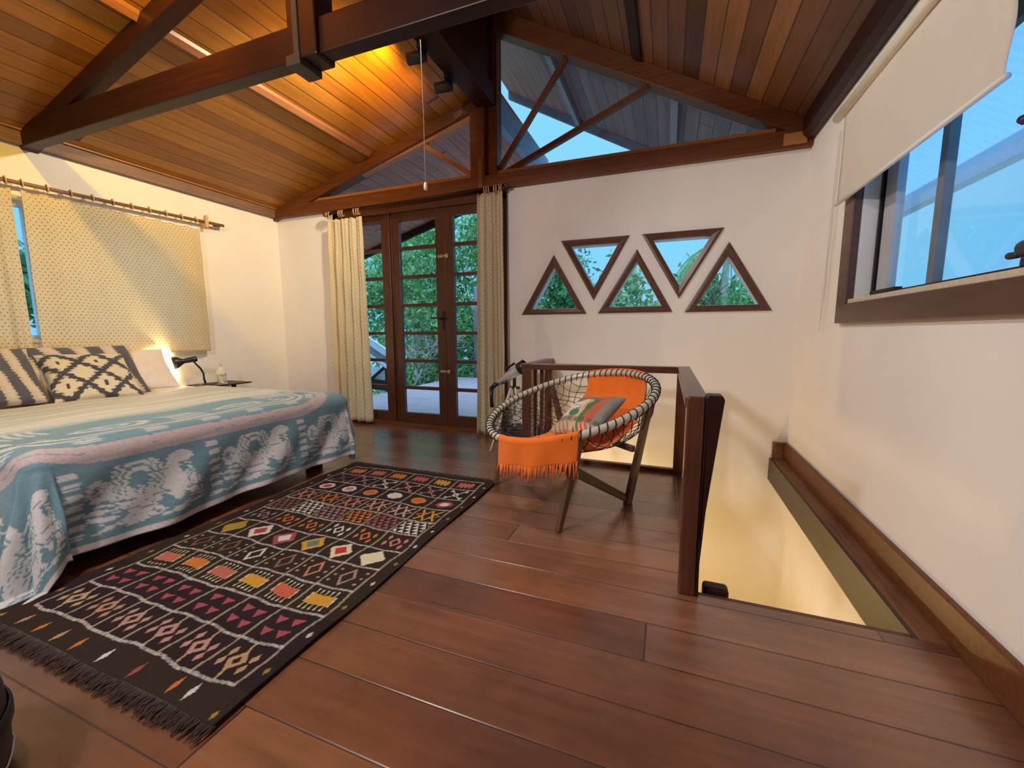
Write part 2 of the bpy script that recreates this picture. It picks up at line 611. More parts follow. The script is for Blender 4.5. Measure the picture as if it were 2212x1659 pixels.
def grid_mesh(name, P, mat, colors=None, uv=None, smooth=True, closed_u=False, parent=None, solid=0.0):
    """P: (n,m,3) numpy array -> quad grid object, optional vertex colours (n,m,3) and uv (n,m,2)"""
    n, m = P.shape[:2]
    me = bpy.data.meshes.new(name)
    I = np.arange(n * m).reshape(n, m)
    if closed_u:
        I = np.vstack([I, I[:1]])
    q = np.stack([I[:-1, :-1], I[1:, :-1], I[1:, 1:], I[:-1, 1:]], -1).reshape(-1, 4)
    me.vertices.add(n * m)
    me.vertices.foreach_set('co', P.reshape(-1).astype(np.float32))
    me.loops.add(q.size)
    me.loops.foreach_set('vertex_index', q.reshape(-1).astype(np.int32))
    me.polygons.add(len(q))
    me.polygons.foreach_set('loop_start', np.arange(0, q.size, 4, dtype=np.int32))
    me.polygons.foreach_set('loop_total', np.full(len(q), 4, dtype=np.int32))
    me.polygons.foreach_set('use_smooth', np.full(len(q), smooth))
    me.update(calc_edges=True)
    if colors is not None:
        a = me.color_attributes.new('Col', 'FLOAT_COLOR', 'POINT')
        c = np.ones((n * m, 4), np.float32)
        c[:, :3] = colors.reshape(-1, 3)
        a.data.foreach_set('color', c.reshape(-1))
    if uv is not None:
        l = me.uv_layers.new(name='UVMap')
        l.data.foreach_set('uv', uv.reshape(-1, 2)[q.reshape(-1)].astype(np.float32).reshape(-1))
    me.materials.append(mat)
    o = bpy.data.objects.new(name, me)
    COL.objects.link(o)
    if solid:
        s = o.modifiers.new('solid', 'SOLIDIFY')
        s.thickness = solid
        s.offset = 0
    if parent is not None:
        o.parent = parent.o if isinstance(parent, Thing) else parent
        if isinstance(parent, Thing):
            o.matrix_parent_inverse = Matrix.Translation(-parent.b)
    return o


def holed_wall(mb, outer, holes, ax, a0, a1):
    """plate with holes in the plane normal to ax, between a0 and a1"""
    def P(q, a):
        return {'X': (a, q[0], q[1]), 'Y': (q[0], a, q[1])}[ax]
    loops = [outer] + holes
    flat = [q for l in loops for q in l]
    tris = geometry.tessellate_polygon([[Vector((q[0], q[1], 0)) for q in l] for l in loops])
    n = len(flat)
    vs = [P(q, a0) for q in flat] + [P(q, a1) for q in flat]
    fs = [tuple(t) for t in tris] + [tuple(i + n for i in t) for t in tris]
    k = 0
    for l in loops:
        for i in range(len(l)):
            a, b = k + i, k + (i + 1) % len(l)
            fs.append((a, b, b + n, a + n))
        k += len(l)
    return mb.add(vs, fs)


def rect(a0, a1, b0, b1):
    return [(a0, b0), (a1, b0), (a1, b1), (a0, b1)]


def inset_tri(tri, d):
    out = []
    n = 3
    for i in range(n):
        p0, p1, p2 = Vector(tri[i - 1]), Vector(tri[i]), Vector(tri[(i + 1) % n])
        e1, e2 = (p0 - p1).normalized(), (p2 - p1).normalized()
        bis = (e1 + e2).normalized()
        sn = math.sin(e1.angle(e2) / 2)
        q = p1 + bis * (d / sn)
        out.append((q.x, q.y))
    return out


# ------------------------------------------------------------------ room constants
WX = 6.016
H = 2.66
YB = -6.4                    # wall behind the camera
LS, L0 = 0.285, 2.755        # left roof plane  z = L0 + LS*x
RS, R0 = -0.547, 6.13        # right roof plane z = R0 + RS*x
XR = 3.10                    # ridge face


def zl(x):
    return L0 + LS * x


def zr(x):
    return R0 + RS * x


# ------------------------------------------------------------------ floor
m = MB()
FX0 = -0.15
m.box(FX0, 3.80, YB, 0.0, -0.16, 0)
m.box(3.80, 5.10, YB, -0.74, -0.16, 0)
m.box(5.10, WX, YB, -2.40, -0.16, 0)
floor = m.build('floor', M_floor, kind='structure')
m = MB()
m.box(2.0, 6.6, -6.4, 0.0, -2.75, -2.65)
m.build('floor', simple('lower_floor_tiles', (0.35, 0.20, 0.12), 0.5), kind='structure')
# floor edges of the stairwell
m = MB()
m.box(5.13, 5.885, -2.40, -2.375, -0.17, 0.0)
m.build('trim_1', M_rail, kind='structure', bevel=0.004)
m = MB()
m.box(3.775, 3.825, -0.74, -0.005, -0.17, 0.035)
m.box(3.775, 5.10, -0.765, -0.715, -0.17, 0.035)
m.box(5.075, 5.125, -2.375, -0.715, -0.17, 0.012)
m.build('trim_2', M_rail, kind='structure', bevel=0.003)

# ledge beam along the right wall above the stair
m = MB()
m.box(5.905, WX, -2.40, -0.002, -0.035, 0.0)
m.build('trim_3', M_ledge, kind='structure')
m = MB()
m.box(5.885, 5.905, -2.40, -0.002, -0.20, 0.0)
m.box(5.905, WX, -2.40, -0.002, -0.20, -0.035)
m.build('trim_4', M_fascia, kind='structure')
m = MB()
m.box(WX - 0.028, WX, -6.3, -0.001, 0, 0.155)
m.build('baseboard_right', M_gable, kind='structure', bevel=0.008)
m = MB()
m.box(5.90, WX - 0.028, -0.03, 0, 0.0, 0.155)
m.build('baseboard_back', M_ledge, kind='structure', bevel=0.004)
m = MB()
m.box(0, 0.02, YB, 0, 0, 0.12)
m.build('baseboard_left', M_rail, kind='structure', bevel=0.004)

# ------------------------------------------------------------------ walls
TRI = [[(3.478, 1.335), (4.184, 1.335), (3.832, 1.945)], [(3.903, 2.078), (4.585, 2.078), (4.249, 1.468)],
       [(4.294, 1.337), (5.003, 1.337), (4.657, 1.945)], [(4.695, 2.078), (5.404, 2.078), (5.051, 1.46)],
       [(5.105, 1.332), (5.822, 1.332), (5.450, 1.95)]]
holes = [inset_tri(t, 0.035) for t in TRI]
m = MB()
holed_wall(m, [(3.31, -2.7), (WX, -2.7), (WX, 2.70), (3.31, 2.70)], holes, 'Y', 0.0, 0.15)
m.box(-0.15, 0.99, 0.0, 0.15, -0.16, 2.70)
m.box(2.0, 3.31, 0.0, 0.15, -2.7, -0.16)
m.build('wall_back', M_wall, kind='structure')

WIN_L = (-3.4, -1.28, 1.10, 2.24)
m = MB()
holed_wall(m, rect(YB, 0.15, -0.16, 2.90), [rect(*WIN_L)], 'X', -0.15, 0.0)
m.build('wall_left', M_wall, kind='structure')
WIN_R = (-3.7, -1.12, 1.30, 2.36)
m = MB()
holed_wall(m, rect(YB, 0.15, -2.7, 2.86), [rect(*WIN_R)], 'X', WX, WX + 0.19)
m.build('wall_right', M_wall, kind='structure')
m = MB()
m.prism([(-0.15, -0.16), (WX + .19, -0.16), (WX + .19, 2.8), (XR, 4.4), (XR, 3.6), (-0.15, 2.7)], 'Y', YB - 0.15, YB)
m.build('wall_front', M_wall, kind='structure')
m = MB()
m.box(1.9, 2.0, -6.4, 0.0, -2.7, -0.16)
m.box(2.0, 6.6, -6.5, -6.4, -2.7, -0.16)
m.build('wall_lower', M_wall, kind='structure')

# ------------------------------------------------------------------ ceiling
def roof_slab(name, x0, x1, y0, y1, zf, th, mat, kind='structure', **kw):
    b = MB()
    b.hexa([(x0, y0, zf(x0)), (x1, y0, zf(x1)), (x1, y1, zf(x1)), (x0, y1, zf(x0)),
            (x0, y0, zf(x0) + th), (x1, y0, zf(x1) + th), (x1, y1, zf(x1) + th), (x0, y1, zf(x0) + th)])
    return b.build(name, mat, kind=kind, **kw)


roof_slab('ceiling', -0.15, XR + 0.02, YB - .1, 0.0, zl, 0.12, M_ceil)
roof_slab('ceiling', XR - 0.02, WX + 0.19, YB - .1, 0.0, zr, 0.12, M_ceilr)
m = MB()
m.box(XR, XR + 0.06, YB, 0.0, zl(XR) - 0.14, zr(XR) + 0.02)
m.build('trim_5', M_darkwood, kind='structure')
# ridge beam under the step
m = MB()
m.box(XR - 0.10, XR + 0.10, YB, -0.02, zl(XR) - 0.16, zl(XR) + 0.02)
m.build('trim_6', M_darkwood, kind='structure', bevel=0.006)
# purlin moulding on the left slope
m = MB()
m.prism([(1.615, zl(1.615) + .01), (1.615, zl(1.615) - 0.022), (1.635, zl(1.635) - 0.046), (1.668, zl(1.668) - 0.022), (1.68, zl(1.68) + .01)], 'Y', YB, -0.1)
m.build('trim_7', wood('purlin_wood', (0.19, 0.07, 0.028), (0.28, 0.11, 0.045), 0.4, grain=(14, 1, 14)), kind='structure')
# purlin on the right slope
m = MB()
m.prism([(4.55, zr(4.55) + .01), (4.57, zr(4.57) - 0.04), (4.64, zr(4.64) - 0.04), (4.66, zr(4.66) + .01)], 'Y', YB, -0.1)
m.build('trim_8', M_darkwood, kind='structure')
# wall plates
m = MB()
m.box(-0.02, 0.05, YB, -0.06, H, 2.79)
m.build('trim_9', M_oldwood, kind='structure', bevel=0.004)
m = MB()
m.box(0.0, 0.075, YB, -0.06, 2.765, 2.80)
m.build('trim_10', M_orangew, kind='structure', bevel=0.003)
m = MB()
m.prism([(WX, 2.70), (WX, 2.86), (5.93, 2.88), (5.93, 2.74), (5.97, 2.70)], 'Y', YB, -0.07)
m.build('trim_11', M_darkwood, kind='structure')

# ------------------------------------------------------------------ gable frame at the back wall
g = Thing('window_6', (3.05, 0, H), kind='structure')
Y0, Y1 = -0.065, 0.10
m = MB()
m.box(0.0, WX, Y0, Y1, 2.655, 2.80)
g.part(m, 'tie_beam', M_gable, 0.005)
m = MB()
m.box(0.55, 5.75, -0.02, 0.08, 2.79, 2.845)
g.part(m, 'glazing_sill', M_orangew, 0.003)
m = MB()
for (xa, xb) in ((0.0, 2.93),):
    m.hexa([(xa, Y0 + .006, zl(xa) - 0.13), (xb, Y0 + .006, zl(xb) - 0.13), (xb, Y1, zl(xb) - 0.13), (xa, Y1, zl(xa) - 0.13),
            (xa, Y0 + .006, zl(xa)), (xb, Y0 + .006, zl(xb)), (xb, Y1, zl(xb)), (xa, Y1, zl(xa))])
g.part(m, 'rafter', M_gable, 0.005)
m = MB()
xa, xb = 3.18, WX
m.hexa([(xa, Y0 + .006, zr(xa) - 0.20), (xb, Y0 + .006, 2.70), (xb, Y1, 2.70), (xa, Y1, zr(xa) - 0.20),
        (xa, Y0 + .006, zr(xa)), (xb, Y0 + .006, zr(xb)), (xb, Y1, zr(xb)), (xa, Y1, zr(xa))])
g.part(m, 'rafter', M_gable, 0.005)
m = MB()
m.box(2.92, 3.085, Y0 - 0.005, Y1, H - 0.005, 3.66)
m.box(3.12, 3.215, -0.03, Y1, 2.66, 4.36)
m.box(3.085, 3.12, -0.02, Y1, 2.66, 4.36)
g.part(m, 'post', M_gable, 0.004)
# glazing bars
m = MB()
m.beam((3.19, 0.03, 2.83), (3.94, 0.03, 3.82), 0.05, 0.045, (0, 1, 0))
g.part(m, 'glazing_bar', M_gable)
m = MB()
m.beam((3.22, 0.03, 2.80), (4.70, 0.03, 3.38), 0.05, 0.055, (0, 1, 0))
g.part(m, 'glazing_bar', M_gable)
m = MB()
m.beam((2.94, 0.03, 2.83), (2.32, 0.03, 3.235), 0.05, 0.05, (0, 1, 0))
g.part(m, 'glazing_bar', M_orangew)
# inner glazing beads
m = MB()
m.hexa([(0.62, -0.01, zl(0.62) - 0.10), (2.93, -0.01, zl(2.93) - 0.185), (2.93, 0.08, zl(2.93) - 0.185), (0.62, 0.08, zl(0.62) - 0.10),
        (0.62, -0.01, zl(0.62) - 0.06), (2.93, -0.01, zl(2.93) - 0.12), (2.93, 0.08, zl(2.93) - 0.12), (0.62, 0.08, zl(0.62) - 0.06)])
g.part(m, 'glazing_bead', M_orangew)
m = MB()
m.prism([(0.70, 2.83), (2.92, 2.83), (2.92, 3.47)], 'Y', 0.028, 0.034)
g.part(m, 'pane', M_glass)
m = MB()
m.prism([(3.2, 2.83), (5.66, 2.83), (3.2, 4.18)], 'Y', 0.028, 0.034)
g.part(m, 'pane', M_glass)
for (x0, x1, z0, z1, rot) in ((3.015, 3.065, 2.665, 2.98, 0),):
    m = MB()
    m.box(x0, x1, Y0 - 0.012, Y0 - 0.004, z0, z1)
    m.tube([(x0 + .025, Y0 - .014, z1 - .05), (x0 + .025, Y0 - .002, z1 - .05)], 0.009, 8)
    g.part(m, 'strap', M_ledge, label='pale plate screwed over the joint')
m = MB()
m.beam((2.74, Y0 - 0.012, 3.43), (3.06, Y0 - 0.012, 3.545), 0.014, 0.055, (0, 0, 1))
g.part(m, 'strap', M_ledge, label='pale plate screwed over the joint')
m = MB()
m.box(5.80, 5.965, Y0 - 0.016, Y0 - 0.002, 2.675, 2.765)
g.part(m, 'strap', M_orangew, label='orange wooden plate')

# ------------------------------------------------------------------ interior roof truss
g = Thing('roof_truss', (3.0, -2.31, H), 'dark brown roof truss crossing the room overhead, with a hanging post', 'roof truss')
m = MB()
m.box(0.0, 5.98, -2.36, -2.27, 2.65, 2.83)
g.part(m, 'tie_beam', M_darkwood, 0.006)
m = MB()
xa, xb = 0.0, 2.98
m.hexa([(xa, -2.354, zl(xa) - 0.12), (xb, -2.354, zl(xb) - 0.13), (xb, -2.25, zl(xb) - 0.13), (xa, -2.25, zl(xa) - 0.12),
        (xa, -2.354, zl(xa) - .005), (xb, -2.354, zl(xb) - .005), (xb, -2.25, zl(xb) - .005), (xa, -2.25, zl(xa) - .005)])
g.part(m, 'rafter', M_darkwood, 0.006)
m = MB()
xa, xb = 3.16, WX
m.hexa([(xa, -2.36, zr(xa) - 0.14), (xb, -2.36, zr(xb) - 0.14), (xb, -2.25, zr(xb) - 0.14), (xa, -2.25, zr(xa) - 0.14),
        (xa, -2.36, zr(xa) - .005), (xb, -2.36, zr(xb) - .005), (xb, -2.25, zr(xb) - .005), (xa, -2.25, zr(xa) - .005)])
g.part(m, 'rafter', M_darkwood, 0.006)
m = MB()
m.box(2.955, 3.155, -2.385, -2.245, 2.635, 3.50)
g.part(m, 'post', M_darkwood, 0.01)
m = MB()
m.box(2.945, 3.045, -2.395, -2.235, 2.605, 2.66)
m.box(3.0, 3.04, -2.392, -2.382, 2.62, 3.2)
g.part(m, 'strap', simple('olive_strap', (0.045, 0.034, 0.018), 0.5), 0.006, label='greyish strap wrapped under the post')

# pull cord
g = Thing('pull_cord', (3.71, -2.25, 2.65), 'thin light pull cord with a small toggle hanging from the truss beam', 'cord')
m = MB()
m.tube([(3.712, -2.245, 2.655), (3.715, -2.24, 2.3), (3.712, -2.235, 1.955)], 0.0022, 6)
g.part(m, 'string', simple('tan_string', (0.40, 0.30, 0.18), 0.8))
m = MB()
m.lathe([(0.001, 0), (0.009, 0.003), (0.011, 0.02), (0.006, 0.04), (0.001, 0.042)], (3.712, -2.235, 1.915))
g.part(m, 'toggle', M_cream)

# ------------------------------------------------------------------ spotlights on the ridge
g = Thing('track_rail', (2.96, -1.0, 3.44), 'black lighting track running along the ridge beam', 'track')
m = MB()
m.box(2.965, 3.0, -2.1, -0.5, 3.49, 3.525)
g.part(m, 'rail', M_black, 0.002)


def spot(y, label, dirv=(-0.97, -0.25, -0.12)):
    t = Thing('spotlight', (2.98, y, 3.49), label, 'spotlight', 'black spotlights on the ridge track')
    d = Vector(dirv).normalized()
    b = MB()
    b.box(2.955, 3.005, y - 0.045, y + 0.045, 3.455, 3.492)
    b.tube([(2.98, y, 3.46), (2.98, y, 3.43)], 0.012, 8)
    t.part(b, 'mount', M_blackm, 0.003)
    o = Vector((2.985, y, 3.41))
    b = MB()
    b.lathe([(0.001, -0.03), (0.04, -0.03), (0.045, 0.0), (0.045, 0.13), (0.040, 0.13), (0.038, 0.08), (0.001, 0.075)], o, d, 20)
    t.part(b, 'head', M_blackm)
    b = MB()
    b.lathe([(0.001, 0.0), (0.034, 0.0), (0.034, 0.006), (0.001, 0.008)], o + d * 0.09, d, 16)
    t.part(b, 'bulb', emit('spot_bulb', (1.0, 0.62, 0.2), 12))
    return o + d * 0.14


for y, lb in ((-1.06, 'black spotlight nearer the truss beam, on the ridge track'), (-0.62, 'black spotlight farther from the truss beam, nearest the gable windows')):
    p = spot(y, lb)

AMBER = (1.0, 0.56, 0.035)
for (y_, e_) in ((-1.12, 100), (-0.66, 14), (-2.75, 200)):  # the last one has no fixture, added to light the ceiling behind the truss
    lamp('spot_beam', 'SPOT', (2.82, y_, 3.31), e_, AMBER, 0.03, aim=(1.2, y_ - 0.25, 3.10), spot=165, blend=1.0)

# ------------------------------------------------------------------ triangular windows
for i, T in enumerate(TRI):
    g = Thing('window_%d' % (i + 1), (sum(p[0] for p in T) / 3, 0, min(p[1] for p in T)), kind='structure')
    a, b, c = T, inset_tri(T, 0.022), inset_tri(T, 0.058)
    m = MB()
    vs = [(p[0], 0.003, p[1]) for p in a] + [(p[0], -0.018, p[1]) for p in inset_tri(T, 0.004)] + [(p[0], -0.022, p[1]) for p in b] + [(p[0], -0.006, p[1]) for p in c] + [(p[0], 0.03, p[1]) for p in c]
    fs = []
    for r in range(4):
        for k in range(3):
            fs.append((r * 3 + k, r * 3 + (k + 1) % 3, (r + 1) * 3 + (k + 1) % 3, (r + 1) * 3 + k))
    m.add(vs, fs)
    g.part(m, 'frame', M_winframe)
    d = inset_tri(T, 0.062)
    m = MB()
    vs = [(p[0], 0.03, p[1]) for p in inset_tri(T, 0.052)] + [(p[0], 0.03, p[1]) for p in d] + [(p[0], 0.14, p[1]) for p in d] + [(p[0], 0.14, p[1]) for p in inset_tri(T, 0.03)]
    fs = []
    for r in range(3):
        for k in range(3):
            fs.append((r * 3 + k, r * 3 + (k + 1) % 3, (r + 1) * 3 + (k + 1) % 3, (r + 1) * 3 + k))
    m.add(vs, fs)
    g.part(m, 'reveal', M_white)
    m = MB()
    m.prism(d, 'Y', 0.115, 0.120)
    g.part(m, 'pane', M_glass)

# ------------------------------------------------------------------ right-hand window
g = Thing('window_8', (WX, -2.4, 1.2), kind='structure')
m = MB()
m.box(WX - 0.035, WX + 0.01, -3.9, -0.985, 1.20, 1.318)
g.part(m, 'bottom_rail', M_winframe, 0.004)
m = MB()
m.box(WX - 0.035, WX + 0.01, -1.125, -0.985, 1.318, 2.50)
g.part(m, 'side_rail', M_winframe, 0.004)
m = MB()
m.box(WX - 0.035, WX + 0.01, -3.9, -0.985, 2.36, 2.47)
g.part(m, 'top_rail', M_winframe, 0.004)
m = MB()
m.box(WX - 0.02, WX + 0.20, -3.8, -1.125, 1.319, 1.345)
g.part(m, 'stone_sill', M_stone, 0.003)
m = MB()
m.box(WX + 0.01, WX + 0.19, -1.130, -1.118, 1.345, 2.40)
g.part(m, 'reveal', M_white)
m = MB()
m.box(WX + 0.085, WX + 0.19, -3.8, -1.13, 1.345, 1.372)
m.box(WX + 0.085, WX + 0.12, -1.42, -1.13, 1.372, 1.388)
m.box(WX + 0.085, WX + 0.19, -3.8, -1.13, 2.33, 2.37)
g.part(m, 'track', M_darkwood, 0.002)
m = MB()
m.box(WX + 0.10, WX + 0.112, -1.165, -1.13, 1.372, 2.34)
m.box(WX + 0.085, WX + 0.098, -1.15, -1.135, 1.372, 2.34)
g.part(m, 'jamb_gap', M_black)
m = MB()
m.box(WX + 0.10, WX + 0.14, -1.29, -1.165, 1.372, 2.34)
g.part(m, 'sash_stile', simple('pale_sash', (0.46, 0.45, 0.47), 0.45, 0.05))
m = MB()
m.box(WX + 0.10, WX + 0.14, -1.725, -1.675, 1.372, 2.34)
g.part(m, 'sash_stile', simple('grey_sash', (0.17, 0.19, 0.21), 0.5, 0.15), 0.002)
m = MB()
m.box(WX + 0.150, WX + 0.165, -1.60, -1.58, 1.372, 2.34)
m.box(WX + 0.10, WX + 0.14, -2.98, -2.92, 1.372, 2.34)
g.part(m, 'sash_stile', simple('blue_grey_sash', (0.32, 0.42, 0.55), 0.5, 0.1))
m = MB()
m.box(WX + 0.118, WX + 0.122, -1.70, -1.28, 1.372, 2.34)
g.part(m, 'pane', M_glass)
m = MB()
m.box(WX + 0.118, WX + 0.122, -3.7, -1.70, 1.372, 2.34)
g.part(m, 'pane', M_glass)
m = MB()
m.box(WX + 0.09, WX + 0.125, -2.36, -2.26, 1.372, 1.395)
m.lathe([(0.001, 0), (0.012, 0.002), (0.013, 0.05), (0.001, 0.055)], (WX + .10, -2.24, 1.415), (0, 1, 0.05), 12)
m.lathe([(0.001, 0), (0.028, 0.002), (0.032, 0.03), (0.03, 0.10), (0.001, 0.11)], (WX + .095, -2.37, 1.435), (0, 1, -0.05), 14)
m.box(WX + 0.085, WX + 0.12, -2.34, -2.27, 1.39, 1.43)
g.part(m, 'latch', simple('dark_bronze', (0.035, 0.025, 0.03), 0.4), 0.004, label='dark window latch')

m = MB()
m.lathe([(0.001, 0), (0.014, 0.003), (0.018, 0.02), (0.012, 0.035), (0.001, 0.038)], (WX + .115, -2.175, 1.885), (-1, -0.3, 0), 14)
g.part(m, 'knob', simple('purple_knob', (0.10, 0.04, 0.08), 0.4), label='small purplish knob on the glass')

# outside eave beyond the right window
def zs(x):
    return zr(x) - 0.0
m = MB()
m.hexa([(WX + .19, YB, zr(WX + .19) - 0.03), (6.42, YB, zr(6.42) - 0.03), (6.42, 1.95, zr(6.42) - 0.03), (WX + .19, 1.95, zr(WX + .19) - 0.03),
        (WX + .19, YB, zr(WX + .19) + 0.1), (6.42, YB, zr(6.42) + 0.1), (6.42, 1.95, zr(6.42) + 0.1), (WX + .19, 1.95, zr(WX + .19) + 0.1)])
m.build('ceiling', M_soffit_white, kind='structure')
m = MB()
x0, x1 = 6.42, 6.93
m.hexa([(x0, YB, zr(x0) - 0.02), (x1, YB, zr(x1) - 0.02), (x1, 1.95, zr(x1) - 0.02), (x0, 1.95, zr(x0) - 0.02),
        (x0, YB, zr(x0) - 0.012), (x1, YB, zr(x1) - 0.012), (x1, 1.95, zr(x1) - 0.012), (x0, 1.95, zr(x0) - 0.012)])
m.build('ceiling', M_sheetroof, kind='structure')
m = MB()
m.box(6.90, 6.95, YB, 1.95, 2.20, 2.36)
m.box(6.95, 7.06, YB, 1.95, 2.24, 2.35)
m.build('trim_12', M_white, kind='structure', bevel=0.008)

#gable overhangs beyond the back wall
def soffit(name, x0, x1, y0, y1, zf, off, th, mat):
    b = MB()
    b.hexa([(x0, y0, zf(x0) - off), (x1, y0, zf(x1) - off), (x1, y1, zf(x1) - off), (x0, y1, zf(x0) - off),
            (x0, y0, zf(x0) + th), (x1, y0, zf(x1) + th), (x1, y1, zf(x1) + th), (x0, y1, zf(x0) + th)])
    return b.build(name, mat, kind='structure')


soffit('ceiling', -0.9, XR + 0.04, 0.10, 2.2, zl, 0.0, 0.12, planks('overhang_boards', 'Y', 0.142, [(0.50, 0.20, 0.13), (0.62, 0.27, 0.18), (0.56, 0.23, 0.15)], 0.5, 0.05, 14.0))
soffit('ceiling', 2.60, WX + 0.19, 0.10, 1.95, zr, 0.0, 0.12, M_soffit)
m = MB()
m.box(XR - 0.02, XR + 0.06, 0.10, 2.2, 3.42, 3.70)
m.build('trim_13', simple('grey_ridge_tiles', (0.30, 0.36, 0.46), 0.6, 0.15, 20), kind='structure')
m = MB()
m.hexa([(-0.9, 2.14, zl(-.9) - .12), (XR, 2.14, zl(XR) - .12), (XR, 2.2, zl(XR) - .12), (-.9, 2.2, zl(-.9) - .12),
        (-0.9, 2.14, zl(-.9) + .1), (XR, 2.14, zl(XR) + .1), (XR, 2.2, zl(XR) + .1), (-.9, 2.2, zl(-.9) + .1)])
m.build('trim_14', M_darkwood, kind='structure')
m = MB()
for xx in (3.62, 4.9):
    m.hexa([(xx, 0.10, zr(xx) - .09), (xx + .07, 0.10, zr(xx + .07) - .09), (xx + .07, 1.93, zr(xx + .07) - .09), (xx, 1.93, zr(xx) - .09),
            (xx, 0.10, zr(xx)), (xx + .07, 0.10, zr(xx + .07)), (xx + .07, 1.93, zr(xx + .07)), (xx, 1.93, zr(xx))])
m.build('trim_15', simple('grey_purlin', (0.30, 0.26, 0.25), 0.6), kind='structure')
m = MB()
m.hexa([(2.6, 1.90, zr(2.6) - .10), (WX, 1.90, zr(WX) - .10), (WX, 1.96, zr(WX) - .10), (2.6, 1.96, zr(2.6) - .10),
        (2.6, 1.90, zr(2.6) + .1), (WX, 1.90, zr(WX) + .1), (WX, 1.96, zr(WX) + .1), (2.6, 1.96, zr(2.6) + .1)])
m.build('trim_16', simple('grey_rake_board', (0.17, 0.16, 0.18), 0.6), kind='structure')

# ------------------------------------------------------------------ left-hand window (behind the curtains)
g = Thing('window_7', (-0.05, -2.34, 1.1), kind='structure')
ya, yb, za, zb = WIN_L
m = MB()
holed_wall(m, rect(ya, yb, za, zb), [rect(ya + .05, (ya + yb) / 2 - .03, za + .04, zb - .05), rect((ya + yb) / 2 + .03, yb - .05, za + .04, zb - .05)], 'X', -0.12, -0.07)
g.part(m, 'frame', simple('blue_white_frame', (0.55, 0.62, 0.70), 0.5))
m = MB()
m.box(-0.097, -0.092, ya + .03, yb - .03, za + .03, zb - .03)
g.part(m, 'pane', M_glass)
m = MB()
m.box(-0.15, 0.02, ya, yb, za - 0.02, za + 0.005)
g.part(m, 'sill', M_white)

# ------------------------------------------------------------------ glazed French doors
g = Thing('door_1', (2.15, 0.05, 0.0), kind='structure')
m = MB()
m.box(0.97, 1.045, -0.02, 0.12, 0.0, 2.655)
m.box(3.245, 3.312, -0.02, 0.12, 0.0, 2.655)
m.box(0.97, 3.312, -0.02, 0.12, 2.555, 2.655)
m.box(1.765, 1.805, -0.012, 0.12, 0.0, 2.56)
g.part(m, 'frame', M_doorw, 0.004)
m = MB()
m.box(0.98, 3.30, -0.055, 0.15, -0.005, 0.040)
g.part(m, 'sill', M_gable, 0.004)
GZ0, GZ1 = 0.158, 2.462


def leaf(x0, x1, gx0, gx1):
    b = MB()
    hs = []
    n = 7
    mt = 0.038
    ph = (GZ1 - GZ0 - mt * (n - 1)) / n
    for k in range(n):
        za_ = GZ0 + k * (ph + mt)
        hs.append(rect(gx0, gx1, za_, za_ + ph))
    holed_wall(b, rect(x0, x1, 0.042, 2.553), hs, 'Y', 0.02, 0.065)
    o = g.part(b, 'door_leaf', M_doorw, 0.003)
    p = MB()
    p.box(gx0 - .01, gx1 + .01, 0.040, 0.045, GZ0 - .01, GZ1 + .01)
    po = p.build('pane', M_glass, o)
    return o


leaf(1.047, 1.763, 1.165, 1.66)
lf = leaf(1.807, 2.528, 1.918, 2.415)
leaf(2.532, 3.243, 2.645, 3.135)
m = MB()
m.box(2.482, 2.508, 0.004, 0.019, 1.18, 1.40)
m.tube([(2.495, 0.02, 1.315), (2.495, -0.045, 1.315), (2.47, -0.05, 1.315), (2.37, -0.05, 1.32)], 0.009, 8)
m.tube([(2.495, 0.0, 1.315), (2.545, -0.02, 1.318)], 0.007, 8)
g.part(m, 'handle', M_black, 0.002, label='black lever handle')
for z in (2.02, 0.69):
    m = MB()
    m.box(2.455, 2.52, 0.002, 0.018, z - .018, z + .018)
    m.tube([(2.45, 0.0, z), (2.58, 0.0, z)], 0.011, 8)
    m.box(2.545, 2.585, -0.004, 0.018, z - .024, z + .024)
    g.part(m, 'bolt', M_brass, 0.003, label='pale metal barrel bolt')


# ------------------------------------------------------------------ curtains
def curtain(label, p0, p1, z0, z1, folds, amp, nrm, rings, group, top_wave=0.012, spread=0.0, droop=0.0, seed=1):
    """hanging cloth between horizontal points p0,p1 (x,y); nrm = horizontal direction into the room"""
    rg = np.random.default_rng(seed)
    t = Thing('curtain', ((p0[0] + p1[0]) / 2, (p0[1] + p1[1]) / 2, z0), label, 'curtain', group)
    nu, nv = 140, 50
    U = np.linspace(0, 1, nu)[:, None] * np.ones((1, nv))
    V = np.ones((nu, 1)) * np.linspace(0, 1, nv)[None]
    L = math.hypot(p1[0] - p0[0], p1[1] - p0[1])
    ph = rg.uniform(0, 6.28, 4)
    w = np.sin(U * folds * 2 * np.pi + ph[0] + 0.5 * np.sin(V * 2 + ph[1])) + 0.45 * np.sin(U * folds * 4.3 * np.pi + ph[2] + V * 0.8)
    off = amp * w * (0.45 + 0.55 * (1 - V)) + 0.004 * np.sin(V * 23 + U * 9)
    cx = p0[0] + (p1[0] - p0[0]) * (0.5 + (U - 0.5) * (1 + spread * (1 - V)))
    cy = p0[1] + (p1[1] - p0[1]) * (0.5 + (U - 0.5) * (1 + spread * (1 - V)))
    Z = z0 + (z1 - z0) * V + top_wave * -np.abs(np.sin(U * rings * np.pi)) * V + droop * (U - .5) * (1 - V)
    P = np.stack([cx + nrm[0] * off, cy + nrm[1] * off, Z], -1)
    # cloth length for uv
    du = np.linalg.norm(np.diff(P[:, nv // 2], axis=0), axis=1)
    s = np.concatenate([[0], np.cumsum(du)])
    uv = np.stack([s[:, None] * np.ones((1, nv)), V * (z1 - z0)], -1)
    grid_mesh('cloth', P, M_curtain, uv=uv, parent=t, solid=0.0025)
    return t


